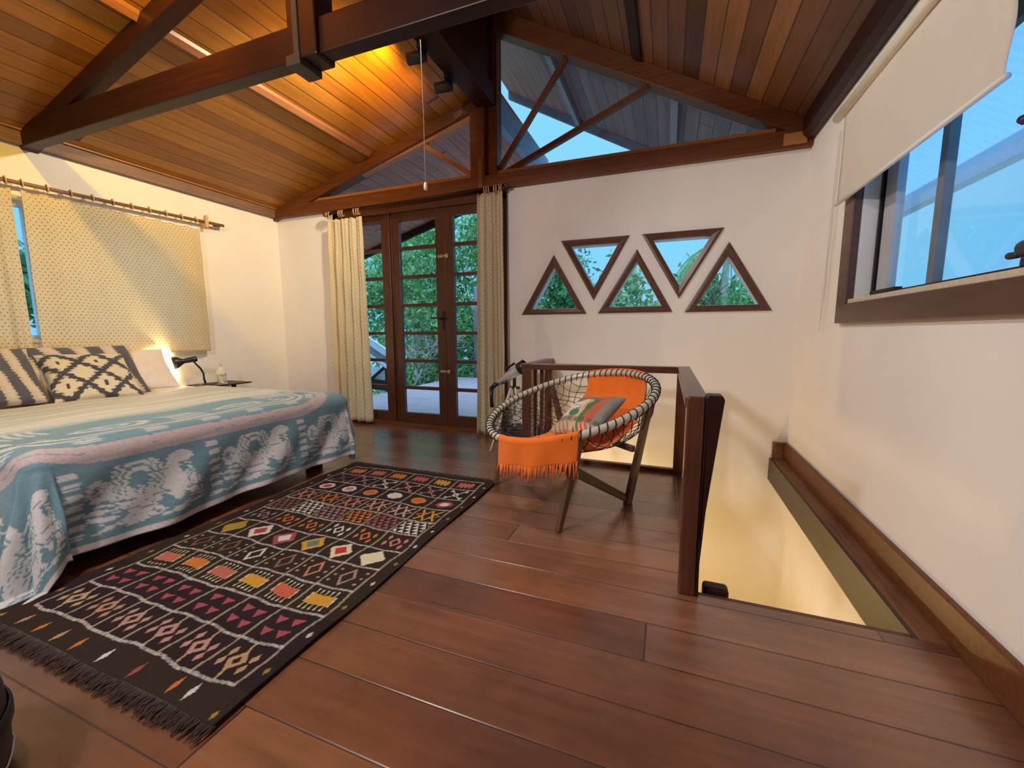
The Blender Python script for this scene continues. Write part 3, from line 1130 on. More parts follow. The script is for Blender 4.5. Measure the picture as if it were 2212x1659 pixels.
def ring_parts(t, pts, axis, R=0.027, mat=None):
    for p in pts:
        b = MB()
        b.torus(p, R, 0.0055, axis, 18, 6)
        t.part(b, 'ring', mat or M_ring)


ZC = 2.345
t = curtain('wide drop-print yellowish curtain over the window above the bed, lit from behind', (0.085, -2.42), (0.085, -1.07), 0.955, ZC - 0.045, 4, 0.010, (1, 0), 10, 'drop-print curtains above the bed', 0.016, 0.01)
ys = np.linspace(-2.41, -1.10, 10)
ring_parts(t, [(0.09, y, ZC + 0.0 + 0.028 * (y + 2.5)) for y in ys], (0.15, 1, 0.1))
t = curtain('narrow strip of drop-print curtain at the left edge, left of the green gap', (0.085, -3.2), (0.085, -2.475), 0.955, ZC - 0.05, 5, 0.016, (1, 0), 6, 'drop-print curtains above the bed', 0.016, 0.0, seed=5)
ring_parts(t, [(0.09, y, ZC - .002) for y in (-2.50, -2.535, -2.62)], (0.15, 1, 0.1))
g = Thing('curtain_rod', (0.09, -2.0, 2.3), 'reddish-brown wooden curtain rod above the bed window', 'curtain rod')
m = MB()
m.tube([(0.09, -3.4, 2.342 - .02), (0.09, -2.4, 2.345), (0.09, -0.80, 2.388)], 0.016, 12)
m.tube([(0.065, -0.90, 2.372), (0.065, -0.83, 2.374)], 0.013, 10)
g.part(m, 'rod', M_rod)
m = MB()
m.box(0.0, 0.115, -1.015, -0.98, 2.345, 2.395)
m.prism([(0.065, 2.31), (0.115, 2.325), (0.12, 2.44), (0.10, 2.46), (0.07, 2.43)], 'Y', -1.012, -0.983)
g.part(m, 'bracket', M_ring, 0.004, label='pale wooden bracket')

t = curtain('gathered drop-print curtain left of the glazed doors', (0.985, -0.125), (1.50, -0.125), 0.035, 2.53, 4.5, 0.032, (0, -1), 7, 'drop-print curtains at the glazed doors', 0.012, 0.10, seed=3)
ring_parts(t, [(x, -0.125, 2.585) for x in (0.985, 1.02, 1.17, 1.20, 1.23, 1.40, 1.44, 1.47)], (1, 0.35, 0), 0.034)
t = curtain('gathered drop-print curtain right of the glazed doors, behind the telescope', (3.035, -0.14), (3.315, -0.14), 0.02, 2.60, 3.2, 0.036, (0, -1), 6, 'drop-print curtains at the glazed doors', 0.012, 0.16, seed=8)
ring_parts(t, [(x, -0.135, 2.625) for x in (3.11, 3.135, 3.16, 3.22, 3.245, 3.28, 3.30)], (1, 0.35, 0), 0.036)
g = Thing('curtain_rod', (2.1, -0.13, 2.6), 'dark wooden curtain rod in front of the glazed door head', 'curtain rod')
m = MB()
m.tube([(0.96, -0.125, 2.600), (3.34, -0.135, 2.645)], 0.014, 12)
g.part(m, 'rod', M_darkwood)
m = MB()
m.sphere((0.965, -0.125, 2.605), 0.042, 18)
g.part(m, 'finial', M_rail, label='dark round finial')
m = MB()
m.lathe([(0.001, -0.0), (0.02, 0.005), (0.022, 0.02), (0.012, 0.035), (0.001, 0.05)], (3.335, -0.135, 2.646), (1, 0, 0))
m.box(3.30, 3.33, -0.14, -0.02, 2.61, 2.67)
g.part(m, 'finial', M_rail)

# ------------------------------------------------------------------ roller blind
g = Thing('roller_blind', (5.94, -1.65, 2.5), 'cream roller blind half drawn over the right-hand window', 'blind')
m = MB()
m.tube([(5.935, -0.865, 2.505), (5.935, -2.42, 2.505)], 0.027, 18)
g.part(m, 'roller', M_cream)
nu, nv = 30, 40
U, V = np.meshgrid(np.linspace(0, 1, nu), np.linspace(0, 1, nv), indexing='ij')
P = np.stack([5.95 + 0.004 * np.sin(U * 5 + V * 3) + 0.006 * np.sin(V * 7) * U, -0.945 - 1.425 * U + 0.006 * np.sin(V * 14) * (U > .98), 1.958 + 0.54 * V], -1)
grid_mesh('cloth', P, M_blind, parent=g, solid=0.002)
m = MB()
m.tube([(5.95, -0.935, 1.955), (5.95, -2.375, 1.955)], 0.011, 10)
g.part(m, 'bottom_bar', M_white)
for k, (dy, zb_) in enumerate(((0.0, 1.35), (0.022, 1.22), (0.045, 1.15))):
    m = MB()
    pts = []
    for i in range(40):
        q = i / 39
        pts.append((5.985 + 0.02 * (1 - q) * 0, -0.80 + dy + 0.10 * q * 0.6 + 0.008 * math.sin(q * 19 + k * 2) * q, 2.46 + (zb_ - 2.46) * q))
    m.tube(pts, 0.0022, 5)
    g.part(m, 'cord', M_blind)

# ------------------------------------------------------------------ railing round the stairwell
g = Thing('stair_railing', (4.45, -0.75, 0.0), 'dark reddish wooden railing round the stairwell behind the chair', 'railing')
RZ = 0.872
m = MB()
m.box(3.755, 3.845, -0.70, -0.005, RZ - 0.052, RZ)
g.part(m, 'top_rail', M_rail, 0.006)
m = MB()
m.box(3.755, 5.06, -0.795, -0.705, RZ - 0.05, RZ + .002)
g.part(m, 'top_rail', M_rail, 0.006)
m = MB()
m.box(5.055, 5.145, -2.36, -0.705, RZ - 0.05, RZ + .004)
g.part(m, 'top_rail', M_rail, 0.006)
for (x, y, w) in ((3.80, -0.75, 0.085), (3.80, -0.045, 0.075), (5.09, -0.75, 0.075)):
    m = MB()
    m.box(x - w / 2, x + w / 2, y - w / 2, y + w / 2, 0.0, RZ - 0.05)
    g.part(m, 'post', M_rail, 0.004)
m = MB()
m.box(5.060, 5.128, -2.425, -2.345, 0.0, RZ + 0.012)
g.part(m, 'post', M_rail, 0.010, seg=3)
m = MB()
m.prism([(5.131, -0.10), (5.144, -0.10), (5.140, 0.25), (5.202, RZ - 0.0), (5.194, RZ + 0.018), (5.138, RZ + 0.018), (5.130, RZ)], 'Y', -2.42, -2.335)
g.part(m, 'tapered_post', M_darkwood, 0.010, seg=3, label='tapering dark post, wide at the top')
for (x, y) in ((3.80, -0.52), (3.80, -0.30), (4.01, -0.75)):
    m = MB()
    m.box(x - 0.018, x + 0.018, y - 0.018, y + 0.018, 0.02, RZ - 0.05)
    g.part(m, 'baluster', M_rail, 0.003)
m = MB()
m.box(3.78, 3.82, -0.70, -0.05, 0.03, 0.10)
g.part(m, 'bottom_rail', M_rail, 0.003)
g = Thing('stair_newel', (5.22, -2.33, -0.5), 'small rounded dark newel end just showing at the stair edge', 'newel')
m = MB()
m.box(5.165, 5.27, -2.37, -2.30, -1.2, 0.022)
g.part(m, 'post', M_darkwood, 0.016, seg=3)

# ------------------------------------------------------------------ bed
bed = Thing('bed', (1.2, -2.42, 0), 'wide low bed with dark legs against the curtained wall', 'bed')
m = MB()
m.box(0.06, 2.24, -3.27, -1.48, 0.30, 0.585)
bed.part(m, 'mattress', M_sheet, 0.05, seg=4)
m = MB()
m.box(0.08, 2.20, -3.23, -1.52, 0.13, 0.30)
bed.part(m, 'base', M_darkwood, 0.01)
for (x, y) in ((0.2, -3.05), (0.2, -1.60), (2.12, -3.05), (2.12, -1.62)):
    m = MB()
    m.box(x - 0.05, x + 0.05, y - 0.05, y + 0.05, 0.0, 0.13)
    bed.part(m, 'leg', M_black, 0.004)
# sheet
m = MB()
m.box(0.05, 1.3, -3.29, -1.46, 0.575, 0.605)
m.build('bed_sheet', M_sheet, bevel=0.012, label='pale pinkish sheet on the bed under the pillows', cat='sheet')


def hsh(x):
    return np.mod(np.sin(x * 12.9898) * 43758.5453, 1.0)


def lerp(a, b, m_):
    return a + (np.array(b) - a) * m_[..., None]


A0, A1 = 0.58, 2.26
B0, B1 = -3.30, -1.46
HANG = 0.58
na, nb = 300, 340
a = np.linspace(A0, A1 + HANG, na)[:, None] * np.ones((1, nb))
b = np.ones((na, 1)) * np.linspace(B0 - 0.74, B1 + 0.48, nb)[None]
ox = np.maximum(a - A1, 0)
oy = np.where(b > B1, b - B1, np.where(b < B0, b - B0, 0))
Lr = np.hypot(ox, oy) + 1e-9
dx, dy = ox / Lr, oy / Lr
r = 0.085
ang = np.minimum(Lr / r, np.pi / 2)
rest = np.maximum(Lr - r * np.pi / 2, 0)
out = r * np.sin(ang) + rest * np.where(oy < 0, 0.22, 0.07)
down = r * (1 - np.cos(ang)) + rest * 0.99
tt = a * 0.8 + b
fold = 0.018 * np.sin(tt * 9.0 + 1) + 0.010 * np.sin(tt * 21 + 2) + 0.022 * np.sin(np.arctan2(dy, dx + 1e-6) * 9) * (np.abs(oy) > 0) * (ox > 0)
out = out + fold * np.clip(rest / 0.3, 0, 1)
TOP = 0.618
z = TOP - down
low = np.maximum(0.012 - z, 0)
z = np.maximum(z, 0.012) + 0.004 * np.sin(a * 40 + b * 13) * (low > 0)
out = out + low * 0.5
z = z + 0.004 * np.sin(b * 8 + a * 3) * (Lr < 1e-6) + 0.003 * np.sin(a * 31 + 2 * np.sin(b * 4)) * (Lr < 1e-6)
hem_w = 0.010 * np.sin(b * 5.0) * np.clip(rest / 0.4, 0, 1)
z = np.maximum(z + hem_w, 0.010)
P = np.stack([np.minimum(a, A1) + dx * out, np.clip(b, B0, B1) + dy * out, z], -1)
# pattern
Dx = (A1 + HANG) - a
Dn = b - (B0 - 0.74)
Df = (B1 + 0.48) - b
Rr = 0.95


def corner(p, q):
    return Rr - np.hypot(np.maximum(Rr - p, 0), np.maximum(Rr - q, 0))


d = np.minimum(corner(Dx, Dn + 0.0), corner(Dx, Df))
dmin = np.minimum(np.minimum(Dx, Dn), Df)
d = np.where(dmin < 0.42, dmin, np.maximum(d, 0.42))
streak = hsh(np.floor(d * 220) * 1.7)
jit = (streak - 0.5) * 0.020 + 0.006 * np.sin(d * 300)
tcoord = np.where(Dx <= np.minimum(Dn, Df), b, A1 - a) + jit
teal = np.array([0.125, 0.238, 0.270])
white = np.array([0.60, 0.56, 0.54])
pink = np.array([0.44, 0.34, 0.33])
pale = np.array([0.45, 0.46, 0.40])
C_ = np.ones((na, nb, 3)) * teal
C_ = lerp(C_, (0.16, 0.24, 0.30), (hsh(np.floor(d * 90)) * 0.6))
# big motif band
per = 0.66
X = np.mod(tcoord + 0.02, per) / per * 2 - 1
Y = (d - 0.06) / 0.35


def blob(cx, cy, rx_, ry_):
    return np.hypot((X - cx) / rx_, (Y - cy) / ry_)


mk = np.zeros_like(d, bool)
bnd = (Y > 0.02) & (Y < 0.98)
mk |= (np.abs(X + 0.80) < 0.10) & (np.sin(Y * 42) > -0.1)
mk |= (blob(-0.50, 0.62, 0.16, 0.17) < 1) & ~(blob(-0.50, 0.62, 0.07, 0.08) < 1)
mk |= (blob(-0.48, 0.28, 0.20, 0.15) < 1) & (np.sin(Y * 60 + X * 9) > -0.5)
for r_ in (0.55, 0.80, 1.02):
    mk |= (np.abs(blob(0.02, 0.60, 0.34, 0.42) - r_) < 0.075) & (Y < 0.95)
mk |= (np.abs((Y - 0.05) - np.abs(X - 0.02) * 1.15) < 0.05) & (Y < 0.7) & (np.abs(X) < 0.5)
mk |= (blob(0.50, 0.55, 0.13, 0.36) < 1)
mk |= (blob(0.66, 0.86, 0.18, 0.10) < 1)
mk |= (np.abs(X - 0.74) < 0.15) & (np.abs(Y - 0.42 + (X - .7) * .6) < 0.16) & (np.sin(X * 50) > -0.6)
mk |= (np.abs(X - 0.80) < 0.13) & (np.abs(Y - 0.12) < 0.09) & (np.sin(Y * 80) > -0.3)
mk |= (np.abs(np.mod(Y * 3 + 0.2, 1) - 0.5) < 0.12) & (np.abs(X + .1) < 0.12) & (Y < .5)
for an_ in (-0.9, -0.45, 0.0, 0.45, 0.9):
    xr, yr = (X - 0.02) * 0.9, Y - 0.30
    mk |= (np.abs(xr * math.cos(an_) - yr * math.sin(an_)) < 0.028) & (yr < 0.28) & (yr > -0.24) & (np.hypot(xr, yr) < 0.34)
mk |= (np.abs(blob(0.50, 0.50, 0.26, 0.46) - 1) < 0.10) & (X > 0.45) & (Y < 0.75)
mk |= (np.abs(Y - 0.06 - 0.03 * np.sin(X * 14)) < 0.022) & (np.abs(X) < 0.6)
mk &= bnd & (hsh(np.floor(d * 220) + np.floor(tcoord * 14)) > 0.03)
C_ = lerp(C_, white, mk * 0.88)
# bands above
e1 = 0.006 * (hsh(np.floor(b * 16)) + hsh(np.floor(b * 41)))
for (lo, hi, c) in ((0.43, 0.465, pink), (0.475, 0.51, pink)):
    C_ = lerp(C_, c, ((d > lo) & (d < hi + e1)) * 0.9)
sm = (np.abs(d - 0.565) < 0.028) & (np.abs(np.mod(tcoord, 0.30) - 0.15) < 0.055) & (np.sin(d * 260) > -0.5)
C_ = lerp(C_, white, sm * 0.75)
C_ = lerp(C_, pale, ((d > 0.615) & (d < 0.65)) * 0.9)
C_ = lerp(C_, (0.10, 0.15, 0.17), ((d > 0.65) & (d < 0.672)) * 0.8)
C_ = lerp(C_, pale, ((d > 0.672) & (d < 0.70)) * 0.9)
# second figure band on the bed top
Y2 = (d - 0.70) / 0.22
X2 = np.mod(tcoord + 0.3, 0.75) / 0.75 * 2 - 1
rg_ = np.hypot(X2 / 0.7, (Y2 - .5) / 0.5)
mk2 = (np.abs(rg_ - 0.6) < 0.1) | (np.abs(rg_ - 0.25) < 0.08) | ((np.abs(X2) > 0.72) & (np.sin(Y2 * 30) > 0))
mk2 &= (Y2 > 0) & (Y2 < 1)
C_ = lerp(C_, white, mk2 * 0.6)
stripe = 0.5 + 0.5 * np.sin(a * 75 + 1.5 * np.sin(b * 2.2) + 3 * hsh(np.floor(a * 20)))
inner = np.clip((np.minimum(corner(Dx, Dn), corner(Dx, Df)) - 0.88) / 0.04, 0, 1)
ci = lerp(np.ones((na, nb, 3)) * pale, (0.36, 0.40, 0.36), np.clip(stripe, 0, 1) * 0.8)
ci = lerp(ci, (0.56, 0.53, 0.48), (hsh(np.floor(a * 26)) > 0.6) * 0.7)
topish = np.clip((1.75 - a) / 0.1, 0, 1)
C_ = C_ * (1 - (topish)[..., None]) + ci * (topish)[..., None]
C_ = lerp(C_, (0.60, 0.50, 0.50), (d < 0.032) * 1.0)
C_ = lerp(C_, (0.55, 0.44, 0.46), ((a < A0 + 0.05)) * 1.0)
C_ *= (0.90 + 0.2 * RNG.random((na, nb, 1)))
grid = grid_mesh('bedspread', P, M_spread, colors=C_, solid=0.006)
tag(grid, 'teal and off-white ikat bedspread draped over the bed with a pale hem', 'bedspread')


# ------------------------------------------------------------------ pillows and cushions
def cushion(name, w, h, th, M4, colfn, mat, label, cat, group=None, n=90, sag=0.0):
    u = np.linspace(-1, 1, n)
    U, V = np.meshgrid(u, u, indexing='ij')
    prof = (np.clip(1 - U ** 2, 0, 1) ** 0.5 * np.clip(1 - V ** 2, 0, 1) ** 0.5) ** 0.75
    px_ = w / 2 * U * (1 - 0.07 * (1 - V ** 2))
    py_ = h / 2 * V * (1 - 0.07 * (1 - U ** 2))
    wr = 0.006 * np.sin(U * 7 + V * 4) + 0.004 * np.sin(V * 11 - U * 5)
    front = np.stack([px_, py_ - sag * U ** 2, th / 2 * prof + wr * prof], -1)
    back = np.stack([px_, py_ - sag * U ** 2, -th / 2 * prof], -1)
    c = colfn(U, V) * (0.93 + 0.14 * RNG.random((n, n, 1)))
    # one closed sheet: front rows then mirrored back rows
    F = np.concatenate([front, back[:, ::-1]], 1)
    Cc = np.concatenate([c, c[:, ::-1]], 1)
    Pm = F.reshape(-1, 3)
    R = np.array(M4.to_3x3())
    Pm = Pm @ R.T + np.array(M4.translation)
    o = grid_mesh(name, Pm.reshape(F.shape), mat, colors=Cc)
    tag(o, label, cat, group)
    return o


def frame_m(c, xdir, ydir):
    x = Vector(xdir).normalized()
    zz = x.cross(Vector(ydir)).normalized()
    y = zz.cross(x)
    return Matrix(((x.x, y.x, zz.x, c[0]), (x.y, y.y, zz.y, c[1]), (x.z, y.z, zz.z, c[2]), (0, 0, 0, 1)))


def c_white(U, V):
    return np.ones(U.shape + (3,)) * np.array([0.68, 0.63, 0.64])


NAVY = np.array([0.055, 0.058, 0.080])
CRM = np.array([0.50, 0.46, 0.40])


def c_stripe(U, V):
    ed = 0.03 * np.sin(V * 60) * hsh(np.floor(V * 30))
    s = np.mod((U + 0.12 * V + ed) * 2.3 + 0.2, 1.0)
    c = np.ones(U.shape + (3,)) * CRM
    c = lerp(c, NAVY * 1.6, (s < 0.52) * 1.0)
    c = lerp(c, (0.60, 0.54, 0.50), ((s > 0.70) & (s < 0.9)) * 0.6)
    return c


def c_ikat(U, V):
    j = 0.05 * (hsh(np.floor(V * 26) * 1.3) - 0.5)
    X_ = np.mod((U + j + 0.25) * 1.15, 1.0) - 0.5
    Y_ = np.mod((V + 0.05) * 1.0 + 0.0, 1.0) - 0.5
    dd = np.abs(X_) + np.abs(Y_)
    c = np.ones(U.shape + (3,)) * np.array([0.58, 0.54, 0.44])
    c = lerp(c, NAVY, ((dd + 0.03 * np.sign(np.sin(V * 46 + U * 9)) > 0.38) & (dd - 0.03 * np.sign(np.sin(V * 46 + U * 9)) < 0.62)) * 1.0)
    X3 = np.abs(X_)
    X4 = np.abs(np.mod((U + 0.25) * 1.15, 1.0) - 0.5)
    c = lerp(c, NAVY, ((X4 < 0.045) & (np.abs(Y_) < 0.10)) * 1.0)
    return c


tl = math.radians(56)
yd = (-math.cos(tl), 0, math.sin(tl))
cushion('pillow', 0.70, 0.46, 0.15, frame_m((0.235, -1.93, 0.80), (0.03, 1, 0), yd), c_white, M_pillowp, 'plain white pillow beside the bedside lamp', 'pillow')
cushion('pillow', 0.90, 0.52, 0.16, frame_m((0.28, -2.32, 0.825), (0.05, 1, 0.0), yd), c_stripe, M_pillowp, 'navy and cream striped pillow behind the diamond-patterned cushion', 'pillow')
cushion('pillow', 0.62, 0.52, 0.17, frame_m((0.36, -2.88, 0.83), (0.04, 1, 0), (-0.62, 0, 0.78)), c_stripe, M_pillowp, 'navy striped pillow at the left edge, in front of the others', 'pillow')
cushion('pillow', 0.55, 0.52, 0.16, frame_m((0.46, -2.30, 0.795), (0.12, 1, -0.02), (-0.72, -0.22, 0.66)), c_ikat, M_pillowp, 'cream cushion with a dark jagged diamond pattern', 'pillow')

# ------------------------------------------------------------------ bedside table, lamp, lantern
g = Thing('bedside_table', (0.24, -1.05, 0), 'low bedside table with a thin dark edge beyond the bed', 'bedside table')
m = MB()
m.box(0.02, 0.40, -1.32, -0.84, 0.572, 0.585)
g.part(m, 'top', M_darkwood, 0.003)
for (x, y) in ((0.06, -1.28), (0.36, -1.28), (0.06, -0.98), (0.34, -1.02)):
    m = MB()
    m.box(x - 0.018, x + 0.018, y - 0.018, y + 0.018, 0, 0.573)
    g.part(m, 'leg', M_darkwood, 0.002)

g = Thing('reading_lamp', (0.26, -1.29, 0.585), 'small black gooseneck reading lamp, lit, beside the white pillow', 'lamp')
m = MB()
m.lathe([(0.001, 0), (0.055, 0.0), (0.055, 0.012), (0.02, 0.022), (0.001, 0.024)], (0.26, -1.27, 0.585))
g.part(m, 'base', M_black)
m = MB()
m.tube([(0.26, -1.27, 0.60), (0.262, -1.285, 0.66), (0.265, -1.288, 0.72), (0.27, -1.315, 0.775), (0.275, -1.36, 0.825), (0.28, -1.385, 0.86)], 0.010, 10)
g.part(m, 'gooseneck', M_black)
hd = Vector((-0.52, -0.83, -0.18)).normalized()
ho = Vector((0.285, -1.36, 0.882))
m = MB()
m.lathe([(0.001, -0.012), (0.022, -0.010), (0.029, 0.0), (0.027, 0.07), (0.024, 0.10), (0.030, 0.115), (0.055, 0.155), (0.068, 0.195), (0.065, 0.196), (0.050, 0.156), (0.026, 0.12), (0.001, 0.115)], ho, hd, 24)
g.part(m, 'shade', M_black)
m = MB()
m.sphere(ho + hd * 0.165, 0.026, 14)
g.part(m, 'bulb', emit('lamp_bulb', (1.0, 0.86, 0.58), 25))
lp = ho + hd * 0.190
lamp('reading_lamp_light', 'POINT', lp, 20, (1.0, 0.80, 0.45), 0.02)

g = Thing('lantern', (0.30, -1.12, 0.585), 'small white openwork lantern on the bedside table', 'lantern')
m = MB()
lx, ly, lz = 0.30, -1.12, 0.586
for k in range(6):
    a_ = math.pi / 3 * k
    p = Vector((lx + 0.042 * math.cos(a_), ly + 0.042 * math.sin(a_), lz))
    m.tube([p, p + Vector((0, 0, 0.11))], 0.005, 6)
for zz_ in (0.004, 0.11):
    m.lathe([(0.034, -0.005), (0.051, -0.005), (0.051, 0.006), (0.034, 0.006), (0.034, -0.005)], (lx, ly, lz + zz_), n=6, smooth=False)
g.part(m, 'body', M_cream)
m = MB()
m.lathe([(0.050, 0.116), (0.046, 0.15), (0.030, 0.175), (0.015, 0.19), (0.013, 0.215), (0.018, 0.218), (0.001, 0.228)], (lx, ly, lz), n=12)
m.torus((lx, ly, lz + 0.248), 0.018, 0.003, (1, 0.3, 0))
g.part(m, 'top', M_cream)
m = MB()
m.lathe([(0.001, 0.0), (0.036, 0.0), (0.036, 0.108), (0.001, 0.108)], (lx, ly, lz + .002), n=6, smooth=False)
g.part(m, 'pane', simple('milky_glass', (0.62, 0.62, 0.52), 0.4, 0.03))
g = Thing('lamp_cord', (0.3, -1.2, 0.59), 'thin dark cord lying beside the white lantern', 'cord')
m = MB()
m.tube([(0.30, -1.23, 0.59), (0.31, -1.20, 0.60), (0.32, -1.17, 0.603), (0.35, -1.14, 0.591)], 0.003, 6)
g.part(m, 'cord', M_black)

# ------------------------------------------------------------------ rug
RX0, RX1, RY0, RY1 = 2.425, 3.785, -3.575, -1.475
nx, ny = 330, 520
x = np.linspace(RX0, RX1, nx)[:, None] * np.ones((1, ny))
y = np.ones((nx, 1)) * np.linspace(RY0, RY1, ny)[None]
gx0, gx1, gy0, gy1 = 2.52, 3.715, -3.465, -1.535
wob = 0.006 * np.sin(y * 11 + 1) + 0.004 * np.sin(y * 23)
woby = 0.006 * np.sin(x * 13) + 0.003 * np.sin(x * 37)
cu = (x + wob - gx0) / (gx1 - gx0) * 6
cv = (y + woby - gy0) / (gy1 - gy0) * 11
C_ = np.ones((nx, ny, 3)) * np.array([0.022, 0.011, 0.013])
C_ = lerp(C_, (0.030, 0.019, 0.012), hsh(np.floor(cv) * 3.1) * 0.9)
inside = (cu > 0) & (cu < 6) & (cv > 0) & (cv < 11)
ci_, ri_ = np.floor(cu).astype(int), np.floor(cv).astype(int)
X = (cu - ci_) * 2 - 1
Y = (cv - ri_) * 2 - 1
RED, ORG, YEL, PNK = (0.42, 0.05, 0.05), (0.55, 0.17, 0.03), (0.56, 0.28, 0.03), (0.55, 0.20, 0.15)
SAL, WHT, CRE, TAN = (0.46, 0.13, 0.08), (0.62, 0.56, 0.48), (0.62, 0.56, 0.36), (0.42, 0.28, 0.16)
MAU, TEA, BRN, OLV, DRD = (0.34, 0.19, 0.18), (0.10, 0.20, 0.16), (0.20, 0.09, 0.06), (0.36, 0.24, 0.03), (0.34, 0.07, 0.08)
DK = (0.03, 0.015, 0.015)


def cell(row, colr, mask, c):
    global C_
    sel = inside & (ri_ == row) & mask
    if colr is not None:
        sel = sel & (ci_ == colr)
    C_ = lerp(C_, c, sel * 1.0)


zig = 0.10 * np.abs(np.mod(Y * 6, 2) - 1) + 0.06 * np.abs(np.mod(X * 6, 2) - 1)
for k in range(6):
    # nearest row: long tailed diamonds
    dd = np.abs(X) / 0.38 + np.abs(Y) / 0.55
    oc = (TAN, (0.40, 0.22, 0.13), (0.42, 0.24, 0.18), (0.42, 0.22, 0.18), (0.44, 0.24, 0.18), (0.44, 0.26, 0.14))[k]
    cell(0, k, (dd < 1) & (dd > 0.42), oc)
    cell(0, k, (np.abs(X + Y * 0.1) < 0.045) & (np.abs(Y) > 0.5) & (np.abs(Y) < 0.95), TAN)
    for sx_, sy_ in ((-0.55, 0.35), (0.55, -0.35), (-0.55, -0.2), (0.55, 0.2)):
        cell(0, k, (np.abs(X - sx_) / 0.14 + np.abs(Y - sy_) / 0.28) < 1, oc)
    for sx_ in (-0.38, 0.38):
        for sy_ in (-0.42, 0.32):
            hh = (Y - sy_ + 0.22) / 0.44
            cell(1, k, (hh > 0) & (hh < 1) & (np.abs(X - sx_) < 0.26 * hh + .02), DRD)
    # bars with little legs
    cc = (SAL, ORG, SAL, YEL, (0.50, 0.11, 0.06), YEL)[k]
    cell(2, k, (np.abs(np.mod(X * 4 + .5, 1) - 0.5) < 0.07) & (np.abs(Y) < 0.74) & (np.abs(X) < 0.62), CRE)
    cell(2, k, (np.abs(np.mod(X * 4 + .5, 1) - 0.5) < 0.17) & (np.abs(Y) < 0.76) & (np.abs(Y) > 0.62) & (np.abs(X) < 0.62), CRE)
    cell(2, k, (np.abs(X) < 0.66) & (np.abs(Y + 0.05 * X) < 0.37), cc)
    cell(2, k, (np.abs(X) < 0.66) & (np.abs(X) > .6) & (np.abs(Y + 0.05 * X) < 0.37), CRE)
    dd = np.abs(X) / 0.42 + np.abs(Y) / 0.78
    oc = (BRN, BRN, WHT, (0.22, 0.12, 0.09), (0.50, 0.20, 0.10), MAU)[k]
    cell(3, k, (dd < 1) & (dd > 0.66), oc)
    for sx_, sy_ in ((-0.7, -0.5), (-0.7, 0.5), (0.7, 0.5), (0.7, -0.5), (-.7, 0), (.7, 0)):
        cell(3, k, np.hypot(X - sx_, (Y - sy_)) < 0.08, TAN)
    rr = np.maximum(np.abs(X) / 0.52, np.abs(Y) / 0.60) + zig * 1.2
    oc, ic = ((OLV, OLV), (WHT, RED), (DRD, WHT), (YEL, TEA), (CRE, (0.50, 0.03, 0.03)), (CRE, CRE))[k]
    rd = np.abs(X) / 0.80 + np.abs(Y) / 0.95 + zig * 1.1
    cell(4, k, rd < 1.02, oc)
    cell(4, k, (np.abs(X) / 0.42 + np.abs(Y) / 0.5) < 1, ic)
    dd = np.abs(X) / 0.34 + np.abs(Y) / 0.55
    oc = (MAU, ORG, ORG, WHT, ORG, PNK)[k]
    cell(5, k, (dd < 1) & (dd > 0.6), oc)
    for sx_, sy_ in ((-0.55, -0.25), (0.55, 0.25), (-0.5, 0.45), (0.5, -0.45)):
        cell(5, k, (np.abs(X - sx_) / 0.12 + np.abs(Y - sy_) / 0.3) < 1, oc)
    oc = (BRN, WHT, MAU, ORG, (0.30, 0.10, 0.09), WHT)[k]
    tri_ = np.mod(X * 2.2 + np.floor(Y * 2.5) * 0.4, 1)
    ty = np.mod(Y * 2.5, 1)
    cell(6, k, (np.abs(tri_ - 0.5) < 0.42 * (1 - ty)) & (np.abs(Y) < 0.9) & (np.abs(X) < 0.85), oc)
    oc = (PNK, ORG, PNK, (0.55, 0.28, 0.22), (0.52, 0.34, 0.28), YEL)[k]
    for c0 in (-0.33, 0.33):
        xx = np.abs(X - c0)
        cell(7, k, (np.abs(xx - np.abs(Y) * 0.42) < 0.06) & (np.abs(Y) < 0.8), oc)
    cell(7, k, (np.abs(np.abs(X) - np.abs(np.mod(Y * 1.5, 1) - .5) - .3) < 0.05) & (np.abs(Y) < 0.6), oc)
    el = np.hypot(X / 0.62, Y / 0.62) + zig * 0.9
    oc, ic = ((WHT, RED), (WHT, PNK), (ORG, SAL), (WHT, WHT), (ORG, (0.55, 0.12, 0.04)), (DRD, WHT))[k]
    cell(8, k, el < 0.95, oc)
    cell(8, k, el < 0.6, ic)
    oc = (BRN, MAU, WHT, PNK, MAU, WHT)[k]
    cell(9, k, ((np.abs(X) / 0.25 + np.abs(Y) / 0.4) < 1) & ((np.abs(X) / 0.1 + np.abs(Y) / 0.16) > 1), oc)
    cell(9, k, (np.abs(np.abs(X) - np.abs(Y) * 0.7) < 0.06) & (np.abs(X) > 0.15) & (np.abs(X) < 0.6), oc)
    cell(9, k, (np.abs(np.abs(X) - 0.55) < 0.10) & (np.abs(np.abs(Y) - .6) < 0.12), oc)
    cc = (ORG, SAL, ORG, (0.45, 0.09, 0.09), YEL, SAL)[k]
    cell(10, k, (np.abs(X) < 0.6) & (np.abs(Y) < 0.45 + .12 * np.sign(np.sin(X * 20))), cc)
tex = 0.6 + 0.4 * np.sign(np.sin(x * 500 + y * 300))
ln = (np.abs(cu - np.round(cu)) < 0.030) & (cu > -0.1) & (cu < 6.1) & (cv > -0.02) & (cv < 11.02)
C_ = lerp(C_, (0.38, 0.30, 0.20), ln * (0.72 + 0.0 * tex))
ln = (np.abs(cv - np.round(cv)) < 0.036) & (cu > -0.02) & (cu < 6.02) & (cv > -0.1) & (cv < 11.1)
C_ = lerp(C_, (0.48, 0.43, 0.37), ln * (0.35 + 0.65 * hsh(np.floor(x * 160) + np.floor(cv))))
